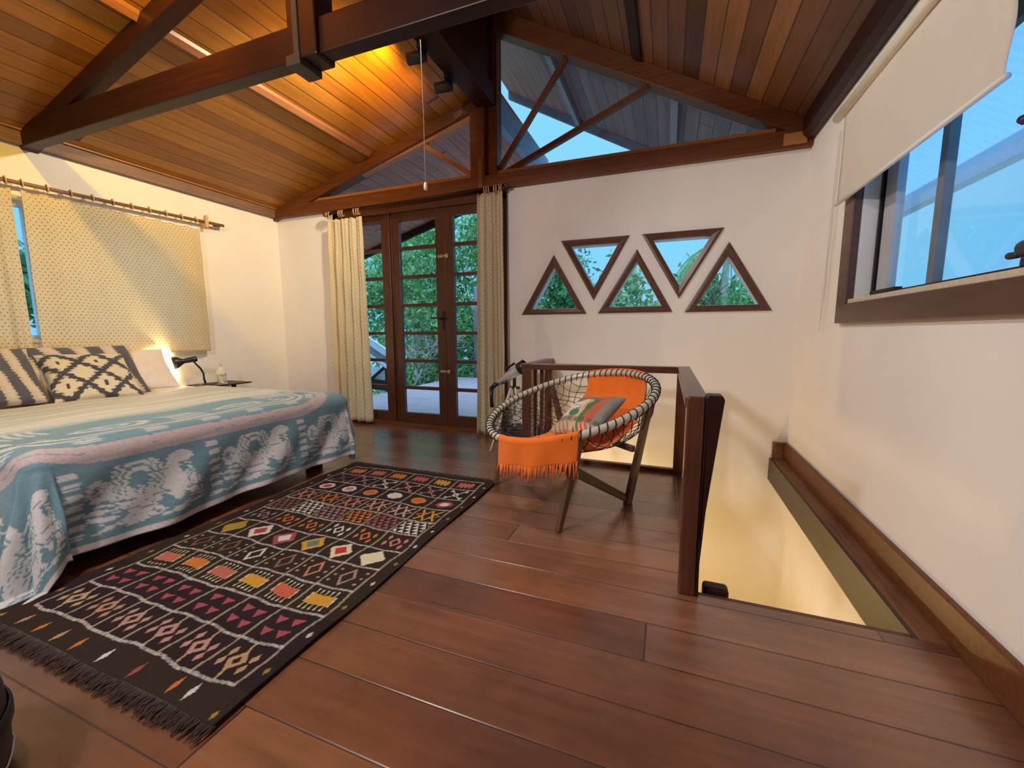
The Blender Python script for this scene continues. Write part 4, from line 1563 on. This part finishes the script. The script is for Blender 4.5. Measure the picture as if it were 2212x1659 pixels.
# dots in the side borders
for bx in (2.475, 3.755):
    yy = np.mod(y - gy0, 0.175) - 0.0875
    dm = (np.abs(x - bx) / 0.010 + np.abs(yy) / 0.018) < 1
    dc = hsh(np.floor((y - gy0) / 0.175))
    C_ = lerp(C_, WHT, (dm & (dc > 0.4)) * 0.8)
    C_ = lerp(C_, OLV, (dm & (dc <= 0.4)) * 0.8)
for xx, yy, cc in ((3.60, -3.52, WHT), (3.52, -3.52, ORG), (3.33, -3.53, DRD), (3.15, -3.53, WHT), (2.98, -3.53, ORG), (2.85, -3.53, TAN), (2.72, -3.53, ORG), (2.6, -3.53, TAN)):
    C_ = lerp(C_, cc, ((np.abs(x - xx) / 0.012 + np.abs(y - yy) / 0.035) < 1) * 0.9)
C_ *= 0.86 * (0.8 + 0.4 * RNG.random((nx, ny, 1)))
zr_ = 0.010 + 0.0025 * np.sin(x * 9 + y * 4) + 0.002 * np.sin(y * 17 + x * 3)
xe = x + 0.008 * np.sin(y * 6) * (x - 3.1)
P = np.stack([xe, y, zr_], -1)
o = grid_mesh('rug', P, M_rug, colors=C_, solid=0.008)
tag(o, 'dark Berber-style rug with a grid of coloured motifs, beside the bed', 'rug')
for (yb_, sg, Ln) in ((RY0, -1, 0.06), (RY1, 1, 0.07)):
    m = MB()
    for i in range(260):
        xx = RX0 + (RX1 - RX0) * (i + random.random() * 0.8) / 260
        p0 = Vector((xx, yb_ - sg * 0.004, 0.010))
        l_ = Ln * random.uniform(0.7, 1.15)
        dxx = random.uniform(-0.3, 0.3) * l_
        m.tube([p0, p0 + Vector((dxx * .4, sg * l_ * .5, 0.002)), p0 + Vector((dxx, sg * l_, -0.006))], [0.0035, 0.003, 0.0015], 4)
    m.build('fringe', M_fringe, o)

# ------------------------------------------------------------------ hoop chair
CC = np.array([4.3527, -1.4946, 0.6662])
CR, CT, CA = 0.5764, 0.3119, -2.3095
ca = np.array([math.cos(CA), math.sin(CA), 0.0])
cs = np.array([-ca[1], ca[0], 0.0])
cvv = -ca * math.cos(CT) + np.array([0, 0, math.sin(CT)])
cn = np.cross(cs, cvv)
if cn[2] < 0:
    cn = -cn
DEPTH = 0.235


def rim(th, R=CR):
    return CC + R * (math.cos(th) * cs + math.sin(th) * cvv)


def bowl(p, q, off=0.0):
    """p along cs, q along cvv"""
    rho2 = np.clip((p * p + q * q) / CR ** 2, 0, 1)
    dep = DEPTH * (1 - rho2) ** 0.55 * (1 + 0.75 * (0.75 * p + 0.66 * q) / CR)
    return CC + np.multiply.outer(p, cs) + np.multiply.outer(q, cvv) - np.multiply.outer(dep - off, cn)


chair = Thing('hoop_chair', (4.32, -1.5, 0), 'wooden legged chair with a round rope-bound hoop and black net seat', 'chair')
m = MB()
m.tube([rim(2 * math.pi * k / 96) for k in range(96)], 0.0245, 14, closed=True)
chair.part(m, 'hoop', M_tube)
m = MB()
NW = 72
pts = []
for k in range(NW * 12):
    th = 2 * math.pi * k / (NW * 12)
    # the rope runs along the hoop a little between steep turns
    ph = 2 * math.pi * k / 12
    rad = math.cos(th) * cs + math.sin(th) * cvv
    pts.append(tuple(rim(th) + 0.0272 * (math.cos(ph) * rad + math.sin(ph) * cn)))
m.tube(pts, 0.0036, 5, closed=True)
chair.part(m, 'rope_binding', M_rope)
m = MB()
NG = 20
for fam in range(2):
    for i in range(1, NG):
        u0 = -CR + 2 * CR * i / NG
        hw = math.sqrt(max(CR * CR - u0 * u0, 0))
        if hw < 0.08:
            continue
        qq = np.linspace(-hw, hw, 26)
        ang = math.radians(28)
        w_ = u0 + 0.012 * np.sin(qq * 24 + i)
        p_ = w_ * math.cos(ang) - qq * math.sin(ang) if fam == 0 else -qq * math.cos(ang) - w_ * math.sin(ang)
        q_ = w_ * math.sin(ang) + qq * math.cos(ang) if fam == 0 else -qq * math.sin(ang) + w_ * math.cos(ang)
        pts = bowl(p_, q_)
        m.tube([tuple(v) for v in pts], 0.0027, 4)
# knotted tails gathering below the seat
for i in range(22):
    an = random.uniform(0, 2 * math.pi)
    p0 = bowl(np.array([0.27 * math.cos(an)]), np.array([0.27 * math.sin(an)]))[0]
    p1 = bowl(np.array([0.08 * math.cos(an + .3)]), np.array([0.05 * math.sin(an + .3)]))[0] - np.array([0, 0, random.uniform(0.02, 0.07)])
    m.tube([tuple(p0), tuple((p0 + p1) / 2 - np.array([0, 0, .03])), tuple(p1)], 0.003, 5)
chair.part(m, 'net_seat', M_rope)


def loc(f, s, z_):
    return Vector((4.3527 + f * ca[0] - s * -cs[0] * -1 * -1, 0, 0)) if False else Vector((4.3527 + f * ca[0] - s * cs[0], -1.4946 + f * ca[1] - s * cs[1], z_))


sgn = 1 if (Vector((0.739, -0.673, 0)).dot(-Vector(cs)) > 0) else -1
for side in (1, -1):
    s = side * sgn
    F = loc(0.367, 0.428 * s, 0.0)
    B = loc(-0.276, 0.303 * s, 0.0)
    Ft = loc(0.255, 0.475 * s, 0.555)
    Bt = loc(-0.20, 0.535 * s, 0.70)
    J = F.lerp(Ft, 0.66)
    m = MB()
    dirn = (B - F).normalized()

    def limb(p, q, w0, w1, d0):
        dd_ = (q - p).normalized()
        sd = dd_.cross(Vector((d0.x, d0.y, d0.z))).normalized()
        wd = sd.cross(dd_).normalized()
        ps = []
        for c, w__ in ((p, w0), (q, w1)):
            ps += [c - wd * w__ / 2 - sd * 0.017, c + wd * w__ / 2 - sd * 0.017, c + wd * w__ / 2 + sd * 0.017, c - wd * w__ / 2 + sd * 0.017]
        return ps
    m.hexa(limb(F, J, 0.034, 0.056, dirn))
    m.hexa(limb(J - (J - F).normalized() * 0.01, Ft, 0.056, 0.044, dirn))
    m.hexa(limb(J, B + Vector((0, 0, 0.028)), 0.058, 0.046, Vector((0, 0, 1))))
    m.hexa(limb(B, Bt, 0.062, 0.042, dirn))
    o = chair.part(m, 'side_frame', M_chairw, 0.006)
m = MB()
m.beam(loc(-0.24, -0.38, 0.40), loc(-0.24, 0.38, 0.40), 0.03, 0.04)
m.beam(loc(0.30, -0.44, 0.36), loc(0.30, 0.44, 0.36), 0.03, 0.04)
chair.part(m, 'crossbar', M_chairw, 0.004)

# orange throw: a strip over the back rim, down the bowl, over the front rim
Pb = np.array([math.cos(math.radians(101)), math.sin(math.radians(101))]) * CR
Pf = np.array([math.cos(math.radians(302)), math.sin(math.radians(302))]) * CR
dl = (Pf - Pb) / np.linalg.norm(Pf - Pb)
pr = np.array([-dl[1], dl[0]])
nq, nt = 70, 150
Q = np.linspace(-0.262, 0.262, nq)
P = np.zeros((nq, nt, 3))
mid0 = (Pb + Pf) / 2
for i, q0 in enumerate(Q):
    hb = 0.10            # behind the back rim
    hf = 0.175           # hanging at the front
    for j in range(nt):
        tq = j / (nt - 1)
        q = q0 * (1 - 0.10 * math.sin(math.pi * min(1, max(0, (tq - 0.1) / 0.75))) ** 2)
        off_c = np.dot(mid0, pr) + q
        half = math.sqrt(max(CR ** 2 - off_c ** 2, 0.01))
        Ltot = hb + 2 * half + hf
        sarc = tq * Ltot - hb          # <0 back hang, 0..2half inside, > front hang
        rr_ = 0.030
        if sarc < 0:
            base = pr * off_c - dl * half
            pos = CC + base[0] * cs + base[1] * cvv
            outd = -(base[0] * 0) - dl
            outw = (-dl[0] * cs - dl[1] * cvv)
            k = min(-sarc, rr_ * 1.57)
            pos = pos + outw * rr_ * math.sin(k / rr_) + cn * rr_ * math.cos(k / rr_) - np.array([0, 0, 1]) * max(0, -sarc - rr_ * 1.57)
        elif sarc > 2 * half:
            e = sarc - 2 * half
            base = pr * off_c + dl * half
            pos = CC + base[0] * cs + base[1] * cvv
            outw = (dl[0] * cs + dl[1] * cvv)
            k = min(e, rr_ * 1.57)
            drop = max(0, e - rr_ * 1.57)
            pos = pos + outw * (rr_ * math.sin(k / rr_) + 0.05 * drop + 0.010 * math.sin(q * 28 + 1) * drop / 0.12) + cn * rr_ * math.cos(k / rr_) * (1 if k < rr_ * 1.56 else 0) - np.array([0, 0, 1]) * drop
        else:
            base = pr * off_c + dl * (sarc - half)
            edge = min(sarc, 2 * half - sarc)
            lift = 0.030 * max(0, 1 - edge / 0.10) + 0.010
            pos = bowl(np.array([base[0]]), np.array([base[1]]), lift + 0.006 * math.sin(q * 25 + tq * 6) + 0.003 * math.sin(q * 60 - tq * 11))[0]
        P[i, j] = pos
throw = grid_mesh('throw', P, M_orange, solid=0.006)
tag(throw, 'orange woven throw with a fringe draped over the round chair', 'throw')
m = MB()
for i in range(58):
    f_ = i / 57 * (nq - 1)
    i0 = int(f_)
    p = P[min(i0, nq - 1), nt - 1]
    p = Vector(p)
    if i0 + 1 < nq:
        p = p.lerp(Vector(P[i0 + 1, nt - 1]), f_ - i0)
    l_ = random.uniform(0.055, 0.10)
    dx_ = random.uniform(-.014, .014)
    m.tube([p + Vector((0, 0, .004)), p + Vector((dx_ * .5, dx_, -l_ * .5)), p + Vector((dx_ * 1.5, -dx_, -l_))], [0.0042, 0.0036, 0.0025], 5)
fr = m.build('fringe', M_orange, throw)


def c_kilim(U, V):
    c = np.ones(U.shape + (3,)) * np.array([0.28, 0.20, 0.14])
    c = lerp(c, (0.16, 0.13, 0.11), ((V > 0.55)) * 1.0)
    c = lerp(c, (0.42, 0.10, 0.035), ((U > 0.35) & (U < 0.72)) * 1.0)
    c = lerp(c, (0.21, 0.19, 0.16), (U >= 0.72) * 1.0)
    c = lerp(c, (0.05, 0.14, 0.06), ((U > 0.14) & (U < 0.36) & (V < 0.62)) * 1.0)
    c = lerp(c, (0.55, 0.32, 0.13), ((U > -0.05) & (U < 0.14) & (V < 0.6)) * 1.0)
    pan = (U > -0.85) & (U < -0.02) & (V > -0.35) & (V < 0.58)
    c = lerp(c, (0.58, 0.46, 0.30), pan * 1.0)
    c = lerp(c, (0.62, 0.54, 0.42), (pan & (np.hypot((U + .45) / .3, (V - .28) / .2) < 1)) * 1.0)
    c = lerp(c, (0.20, 0.16, 0.15), (pan & (np.abs(V - 0.30) < 0.06) & (np.abs(U + 0.45) < 0.2) & (np.sin(U * 60) > -.2)) * 0.7)
    body = (np.hypot((U + 0.28) / 0.20, (V + 0.18) / 0.20) < 1)
    c = lerp(c, (0.05, 0.16, 0.08), body * 1.0)
    c = lerp(c, (0.07, 0.08, 0.06), ((np.abs(U + 0.25) < 0.16) & (V > 0) & (V < 0.14) & (np.abs(np.mod(U * 9, 1) - .5) < .25)) * 1.0)
    c = lerp(c, (0.10, 0.08, 0.07), ((V < -0.42) & (V > -0.6) & (np.sin(U * 22) > -0.4)) * 0.8)
    c = lerp(c, (0.55, 0.35, 0.24), ((V < -0.66) & (np.sin(U * 30 + V * 20) > 0.1)) * 0.8)
    return c


# woven cushion lying in the bowl
rc = np.array([0.09, 0.05])
pc = bowl(np.array([rc[0]]), np.array([rc[1]]), 0.155)[0]
rightd = Vector(cs)                        # towards the viewer's right
backd = Vector(cvv) + Vector((0, 0, 0.30))
cushion('cushion', 0.43, 0.40, 0.13, frame_m(pc, rightd + Vector((0.05, 0.10, 0.14)), backd), c_kilim, M_pillowp,
        'woven kilim cushion with a cream panel and green figure, lying on the orange throw', 'cushion')

# ------------------------------------------------------------------ telescope
g = Thing('telescope', (3.54, -0.42, 0), 'small grey telescope on a pale tripod in the corner behind the chair', 'telescope')
e0 = Vector((3.335, -0.43, 0.615))
e1 = Vector((3.665, -0.44, 0.825))
td = (e1 - e0).normalized()
m = MB()
m.lathe([(0.001, 0), (0.028, 0), (0.030, 0.10), (0.047, 0.14), (0.048, 0.30), (0.001, 0.30)], e0 + td * 0.04, td, 20)
g.part(m, 'tube', simple('telescope_grey', (0.44, 0.40, 0.41), 0.35, 0.05))
m = MB()
m.lathe([(0.046, 0.0), (0.062, 0.004), (0.064, 0.085), (0.056, 0.087), (0.055, 0.02), (0.001, 0.018)], e0 + td * 0.315, td, 20)
g.part(m, 'dew_shield', M_black)
m = MB()
m.lathe([(0.001, 0), (0.012, 0.0), (0.012, 0.12), (0.001, 0.12)], e0 + td * 0.20 + Vector((-.045, -.01, .06)), td, 12)
m.lathe([(0.012, 0), (0.020, 0.0), (0.020, 0.03), (0.012, 0.03)], e0 + td * 0.20 + Vector((-.045, -.01, .06)), td, 12)
g.part(m, 'finder_scope', M_black)
m = MB()
m.tube([e0 + td * 0.06, e0, e0 + Vector((-0.03, -0.01, -0.03))], [0.020, 0.024, 0.022], 12)
m.tube([e0 + Vector((-0.03, -0.01, -0.02)), e0 + Vector((-0.028, -0.02, -0.12)), e0 + Vector((-0.018, -0.03, -0.225))], [0.024, 0.018, 0.020], 12)
m.tube([e0 + td * .05 + Vector((0, -.04, -.01)), e0 + td * .05 + Vector((0, .04, -.01))], 0.014, 8)
g.part(m, 'eyepiece', M_black)
m = MB()
m.tube([Vector((3.548, -.42, .60)), Vector((3.548, -.42, .70))], 0.018, 10)
m.box(3.50, 3.60, -.44, -.40, 0.585, 0.612)
m.tube([Vector((3.47, -.44, .655)), Vector((3.42, -.45, .64))], 0.012, 8)
g.part(m, 'mount', M_black, 0.003)
for (fx, fy) in ((3.40, -0.70), (3.72, -0.52), (3.46, -0.16)):
    m = MB()
    top = Vector((3.54 + (fx - 3.54) * .12, -.42 + (fy + .42) * .12, 0.60))
    ft = Vector((fx, fy, 0.006))
    m.tube([top, top.lerp(ft, 0.5)], 0.014, 8)
    m.tube([top.lerp(ft, 0.45), ft], 0.010, 8)
    g.part(m, 'leg', M_cream)
g = Thing('storage_case', (3.58, -0.2, 0), 'low dark purplish case on the floor behind the telescope', 'case')
m = MB()
m.box(3.40, 3.745, -0.30, -0.04, 0.0, 0.13)
g.part(m, 'body', simple('dark_purple', (0.035, 0.018, 0.024), 0.5), 0.015, seg=3)
m = MB()
m.box(3.395, 3.748, -0.305, -0.035, 0.13, 0.15)
g.part(m, 'lid', simple('dark_purple_lid', (0.045, 0.024, 0.030), 0.5), 0.01)

# ------------------------------------------------------------------ dark pouf at the left edge of the picture
g = Thing('pouf', (3.36, -4.07, 0), 'dark rounded leather pouf with pale stitching, cut off at the left edge', 'pouf')
m = MB()
pc = Vector((3.27, -4.05, 0.0))
R_ = 0.25
m.lathe([(0.001, 0), (R_ * .9, 0.0), (R_ * .98, 0.04), (R_, 0.12), (R_ * .985, 0.22), (R_ * .93, 0.30), (R_ * .80, 0.345), (0.001, 0.355)], pc, (0, 0, 1), 48)
g.part(m, 'body', simple('dark_leather', (0.050, 0.030, 0.034), 0.45, 0.1, 12, 0.3))
m = MB()
m.lathe([(R_ + .002, 0.135), (R_ + .008, 0.14), (R_ + .008, 0.17), (R_ + .002, 0.175)], pc, (0, 0, 1), 48)
g.part(m, 'band', M_black)
for (zz_, rr_) in ((0.30, R_ * .935), (0.05, R_ * .995)):
    m = MB()
    m.tube([pc + Vector((rr_ * math.cos(k * .1309), rr_ * math.sin(k * .1309), zz_ + .010 * math.sin(k * 1.5708))) for k in range(48)], 0.0022, 5, closed=True)
    g.part(m, 'stitching', M_white)

# ------------------------------------------------------------------ outdoors
m = MB()
m.box(-0.65, 7.2, 0.15, 6.2, -0.25, -0.12)
m.build('floor', M_deck, kind='structure')
m = MB()
m.box(-30, 30, 6, 60, -3.6, -3.5)
m.box(-30, -4, -14, 6, -3.6, -3.5)
m.box(-4, 12, 0.2, 6, -3.6, -3.5)
m.build('ground', simple('garden_ground', (0.08, 0.13, 0.05), 0.95, 0.4, 2), kind='structure')


def foliage_mesh(name, pts, size, mat, parent, rg, droop=0.3):
    n = len(pts)
    d1 = rg.normal(size=(n, 3))
    d1[:, 2] -= droop
    d1 /= np.linalg.norm(d1, axis=1)[:, None]
    d2 = np.cross(d1, rg.normal(size=(n, 3)))
    d2 /= np.linalg.norm(d2, axis=1)[:, None]
    sz = size * rg.uniform(0.6, 1.3, (n, 1))
    V = np.stack([pts - d1 * sz, pts + d2 * sz * 0.42, pts + d1 * sz, pts - d2 * sz * 0.42], 1)
    bright = np.clip(rg.normal(0.42, 0.28, n), 0, 1)
    me = bpy.data.meshes.new(name)
    me.vertices.add(n * 4)
    me.vertices.foreach_set('co', V.reshape(-1).astype(np.float32))
    me.loops.add(n * 4)
    me.loops.foreach_set('vertex_index', np.arange(n * 4, dtype=np.int32))
    me.polygons.add(n)
    me.polygons.foreach_set('loop_start', np.arange(0, n * 4, 4, dtype=np.int32))
    me.polygons.foreach_set('loop_total', np.full(n, 4, dtype=np.int32))
    me.update(calc_edges=True)
    a_ = me.color_attributes.new('Col', 'FLOAT_COLOR', 'POINT')
    c = np.ones((n * 4, 4), np.float32)
    c[:, :3] = np.repeat(bright, 4)[:, None]
    a_.data.foreach_set('color', c.reshape(-1))
    me.materials.append(mat)
    o = bpy.data.objects.new(name, me)
    COL.objects.link(o)
    o.parent = parent.o
    o.matrix_parent_inverse = Matrix.Translation(-parent.b)
    return o


def tree(x_, y_, ztop, zlow, rad, n, mat, label, seed, size=0.12, branches=8, clump=26, lean=0.0, group=None):
    rg = np.random.default_rng(seed)
    t = Thing('tree', (x_, y_, -3.5), label, 'tree', group)
    cz_ = (ztop + zlow) / 2
    hz_ = (ztop - zlow) / 2
    mb = MB()
    base = Vector((x_ - lean, y_, -3.5))
    fork = Vector((x_, y_, zlow + 0.25 * hz_))
    mb.tube([base, base.lerp(fork, 0.5) + Vector((0.08, 0, 0)), fork], [0.14, 0.11, 0.09], 8)
    for k in range(branches):
        v = rg.normal(size=3)
        v[2] = abs(v[2]) + 0.4
        v /= np.linalg.norm(v)
        tip = fork + Vector((v[0] * rad * .8, v[1] * rad * .8, v[2] * hz_ * 1.4))
        md = fork.lerp(tip, 0.5) + Vector((rg.normal() * .12, rg.normal() * .12, .1))
        mb.tube([fork - Vector((0, 0, .1)), md, tip], [0.05, 0.03, 0.012], 6)
    t.part(mb, 'trunk', M_bark)
    cl = rg.normal(size=(clump, 3))
    cl /= np.linalg.norm(cl, axis=1)[:, None]
    cl *= rg.uniform(0.35, 1.0, (clump, 1)) ** 0.6
    cl = cl * np.array([rad, rad, hz_]) + np.array([x_, y_, cz_])
    idx = rg.integers(0, clump, n)
    off = rg.normal(size=(n, 3)) * rad * 0.20
    pts = cl[idx] + off
    foliage_mesh('foliage', pts, size, mat, t, rg)
    return t


TREES = [(-3.4, 7.8, 5.6, -2.4, 2.1, 9000, M_leaf1, 'tall leafy green tree filling the left panes of the glazed doors', 11),
         (-1.0, 8.6, 6.2, -1.4, 1.9, 8500, M_leaf1, 'dense bright green tree behind the deck, seen through the middle door leaf', 12),
         (0.9, 8.2, 5.4, -1.6, 1.7, 7500, M_leaf3, 'darker green tree behind the deck, seen through the right door leaf', 13),
         (-2.4, 6.6, 1.9, -2.6, 1.1, 3600, M_leaf2, 'olive green bush low beside the deck, through the middle door leaf', 14),
         (0.9, 7.6, 1.35, -2.4, 1.2, 4200, M_leaf2, 'low leafy bush behind the far deck corner', 18),
         (1.9, 8.0, 3.25, -2.0, 1.15, 4200, M_leaf1, 'leafy tree seen through the leftmost triangular window', 15),
         (3.7, 8.6, 2.75, -2.0, 1.5, 6500, M_leaf2, 'loose pale green tree behind the middle triangular window', 16),
         (6.4, 9.4, 2.95, 0.2, 1.5, 9000, M_leaf1, 'bushy green tree low in the rightmost triangular window', 17),
         (-4.8, 12.0, 7.0, -2.4, 3.2, 8000, M_leaf3, 'large dark tree farthest back beyond the glazed doors', 20),
         (-4.6, -0.7, 3.6, -2.0, 1.2, 8000, M_leaf3, 'dense dark green tree outside the bed window, seen in the curtain gap', 19)]
for (x_, y_, zt, zlw, rd_, n_, mt_, lb, sd) in TREES:
    tree(x_, y_, zt, zlw, rd_, n_, mt_, lb, sd, size=0.10, group='garden trees')
# leafless-looking slim tree whose crown crosses the triangular windows
g = Thing('tree', (5.0, 7.4, -3.5), 'thin bare-branched tree rising between the triangular windows', 'tree', 'garden trees')
m = MB()
rg = np.random.default_rng(33)


def twig(p, dv, L, rr_, lev):
    q = p + dv * L
    m.tube([p, p.lerp(q, .5) + Vector(tuple(rg.normal(size=3) * L * .06)), q], [rr_, rr_ * .8, rr_ * .6], 5)
    if lev:
        for _ in range(3):
            nd = (dv + Vector(tuple(rg.normal(size=3) * 0.55))).normalized()
            twig(p.lerp(q, rg.uniform(.6, 1)), nd, L * .62, rr_ * .6, lev - 1)


for bx in (3.3, 5.2, 5.9):
    m.tube([(bx, 7.4, -3.5), (bx + .1, 7.4, 0.8)], [0.06, 0.04], 6)
    twig(Vector((bx + .1, 7.4, 0.7)), Vector((0, 0, 1)), 0.9, 0.035, 4)
g.part(m, 'branches', M_bark)

# palm
g = Thing('palm_tree', (6.3, 8.4, -3.5), 'palm tree with drooping fronds at the right of the triangular windows', 'palm tree')
m = MB()
crown = Vector((6.35, 8.4, 3.35))
m.tube([(6.3, 8.4, -3.5), (6.32, 8.4, 0), crown], [0.13, 0.10, 0.08], 10)
g.part(m, 'trunk', simple('palm_bark', (0.34, 0.36, 0.26), 0.9, 0.2, 6, 0.3))
for k in range(11):
    a_ = 2 * math.pi * k / 11 + 0.2
    mb = MB()
    Lf = 1.75
    pts = []
    for j in range(14):
        s_ = j / 13
        hx = Lf * (s_ - 0.18 * s_ * s_)
        hz_ = 0.75 * s_ - 1.75 * s_ * s_
        pts.append(crown + Vector((math.cos(a_) * hx, math.sin(a_) * hx, hz_)))
    mb.tube(pts, [0.02 * (1 - .8 * j / 13) + .003 for j in range(14)], 5)
    for j in range(1, 42):
        s_ = j / 42
        f_ = s_ * 13
        i0 = min(int(f_), 12)
        p = pts[i0].lerp(pts[i0 + 1], f_ - i0)
        td_ = (pts[i0 + 1] - pts[i0]).normalized()
        sd = td_.cross(Vector((0, 0, 1))).normalized()
        for sg in (-1, 1):
            ll = 0.50 * math.sin(math.pi * min(1, s_ * .9 + .08)) + .10
            tip = p + sd * sg * ll * 0.32 + td_ * ll * .15 - Vector((0, 0, ll * 0.95))
            mb.add([p - td_ * .008, p + td_ * .008, tip.lerp(p, .45) + td_ * .014 + Vector((0, 0, .02)), tip], [(0, 1, 2, 3)])
    o = g.part(mb, 'frond', M_palm)
    at = o.data.color_attributes.new('Col', 'FLOAT_COLOR', 'POINT')
    n_ = len(o.data.vertices)
    c = np.ones((n_, 4), np.float32)
    c[:, :3] = np.random.default_rng(k).uniform(.2, .8, (n_, 1))
    at.data.foreach_set('color', c.reshape(-1))

# gnarled pale-barked tree low behind the middle door leaf
g = Thing('tree', (-1.2, 5.2, -3.5), 'gnarled grey-barked tree with bare branches low behind the middle door leaf', 'tree', 'garden trees')
m = MB()
for bx, by, hh in ((-1.25, 5.3, -0.4), (-0.9, 5.6, -0.5), (-1.6, 5.1, -0.5)):
    m.tube([(bx, by, -3.5), (bx + .05, by, -1.5), (bx, by, hh)], [0.10, 0.08, 0.06], 7)
    twig(Vector((bx, by, hh - .05)), Vector((rg.normal() * .35, 0.1, 1)).normalized(), 0.95, 0.045, 4)
g.part(m, 'branches', simple('grey_bark', (0.34, 0.29, 0.25), 0.9, 0.3, 6, 0.3))

# leafy branch tips low in the right-hand window
g = Thing('tree', (9.2, 2.0, -3.5), 'treetop just showing above the sill of the right-hand window', 'tree', 'garden trees')
m = MB()
m.tube([(9.6, 0.9, -3.5), (9.6, .9, 0.9)], [0.1, 0.05], 8)
g.part(m, 'trunk', M_bark)
rg = np.random.default_rng(5)
pts = rg.normal(size=(900, 3)) * np.array([0.35, 0.30, 0.22]) + np.array([9.6, 0.75, 1.38])
foliage_mesh('foliage', pts, 0.09, M_leaf3, g, rg)

# lower roof and timber rail left of the deck
g = Thing('porch_roof', (-1.6, 3.2, -0.1), 'white edged porch roof with dark timbers, low in the left door panes', 'porch')
m = MB()
m.beam((-2.6, 3.0, 1.86), (-0.62, 3.0, 0.72), 0.05, 0.15, (0, 0, 1))
m.beam((-2.6, 3.0, 1.52), (-0.62, 3.0, 0.42), 0.05, 0.06, (0, 0, 1))
g.part(m, 'white_fascia', simple('white_blue_fascia', (0.70, 0.74, 0.78), 0.4), 0.004)
m = MB()
m.hexa([(-2.6, 3.03, 1.40), (-0.64, 3.03, 0.36), (-0.64, 3.05, 0.36), (-2.6, 3.05, 1.40), (-2.6, 3.03, 1.85), (-0.64, 3.03, 0.72), (-0.64, 3.05, 0.72), (-2.6, 3.05, 1.85)])
g.part(m, 'gable_board', simple('grey_board', (0.22, 0.24, 0.26), 0.6, 0.2))
m = MB()
m.beam((-1.35, 3.1, -0.02), (-0.72, 3.1, 0.44), 0.05, 0.06, (0, 1, 0))
m.beam((-1.6, 3.1, 0.05), (-0.66, 3.1, 0.00), 0.05, 0.22, (0, 0, 1))
m.box(-0.74, -0.67, 3.06, 3.14, -0.12, 0.5)
m.box(-1.6, -1.5, 3.06, 3.14, -0.4, 1.0)
m.box(-2.6, -2.5, 2.95, 3.05, -3.5, 1.8)
g.part(m, 'timbers', M_darkwood)
m = MB()
m.box(-1.5, -0.75, 3.16, 3.18, 0.10, 0.40)
g.part(m, 'handrail_panel', M_white)
# hanging dome ornament, gives no light
g = Thing('hanging_ornament', (-0.95, 6.4, 0.9), 'yellow-topped dome ornament in the garden, seen through the middle door leaf', 'ornament')
m = MB()
c = Vector((-0.93, 6.4, 0.90))
m.lathe([(0.001, 0.22), (0.10, 0.21), (0.19, 0.15), (0.24, 0.05), (0.25, 0.0), (0.001, 0.0)], c, (0, 0, 1), 20)
g.part(m, 'top', simple('ochre', (0.62, 0.36, 0.10), 0.6))
m = MB()
m.sphere(c + Vector((-.12, 0, -.22)), 0.24, 18, 1.1)
g.part(m, 'body', simple('moss_green', (0.10, 0.28, 0.14), 0.6, 0.3))
m = MB()
m.tube([c + Vector((0, 0, .22)), c + Vector((0, 0, 2.4))], 0.006, 5)
g.part(m, 'cord', M_black)
m = MB()
m.tube([(-0.15, 6.5, -3.5), (-0.14, 6.5, 1.5), (-0.12, 6.5, 2.4)], [0.13, 0.12, 0.10], 10)
m.build('bare_tree', simple('purplish_bark', (0.22, 0.16, 0.17), 0.9, 0.25, 5, 0.3), label='bare purplish grey tree trunk behind the right door leaf', cat='tree')
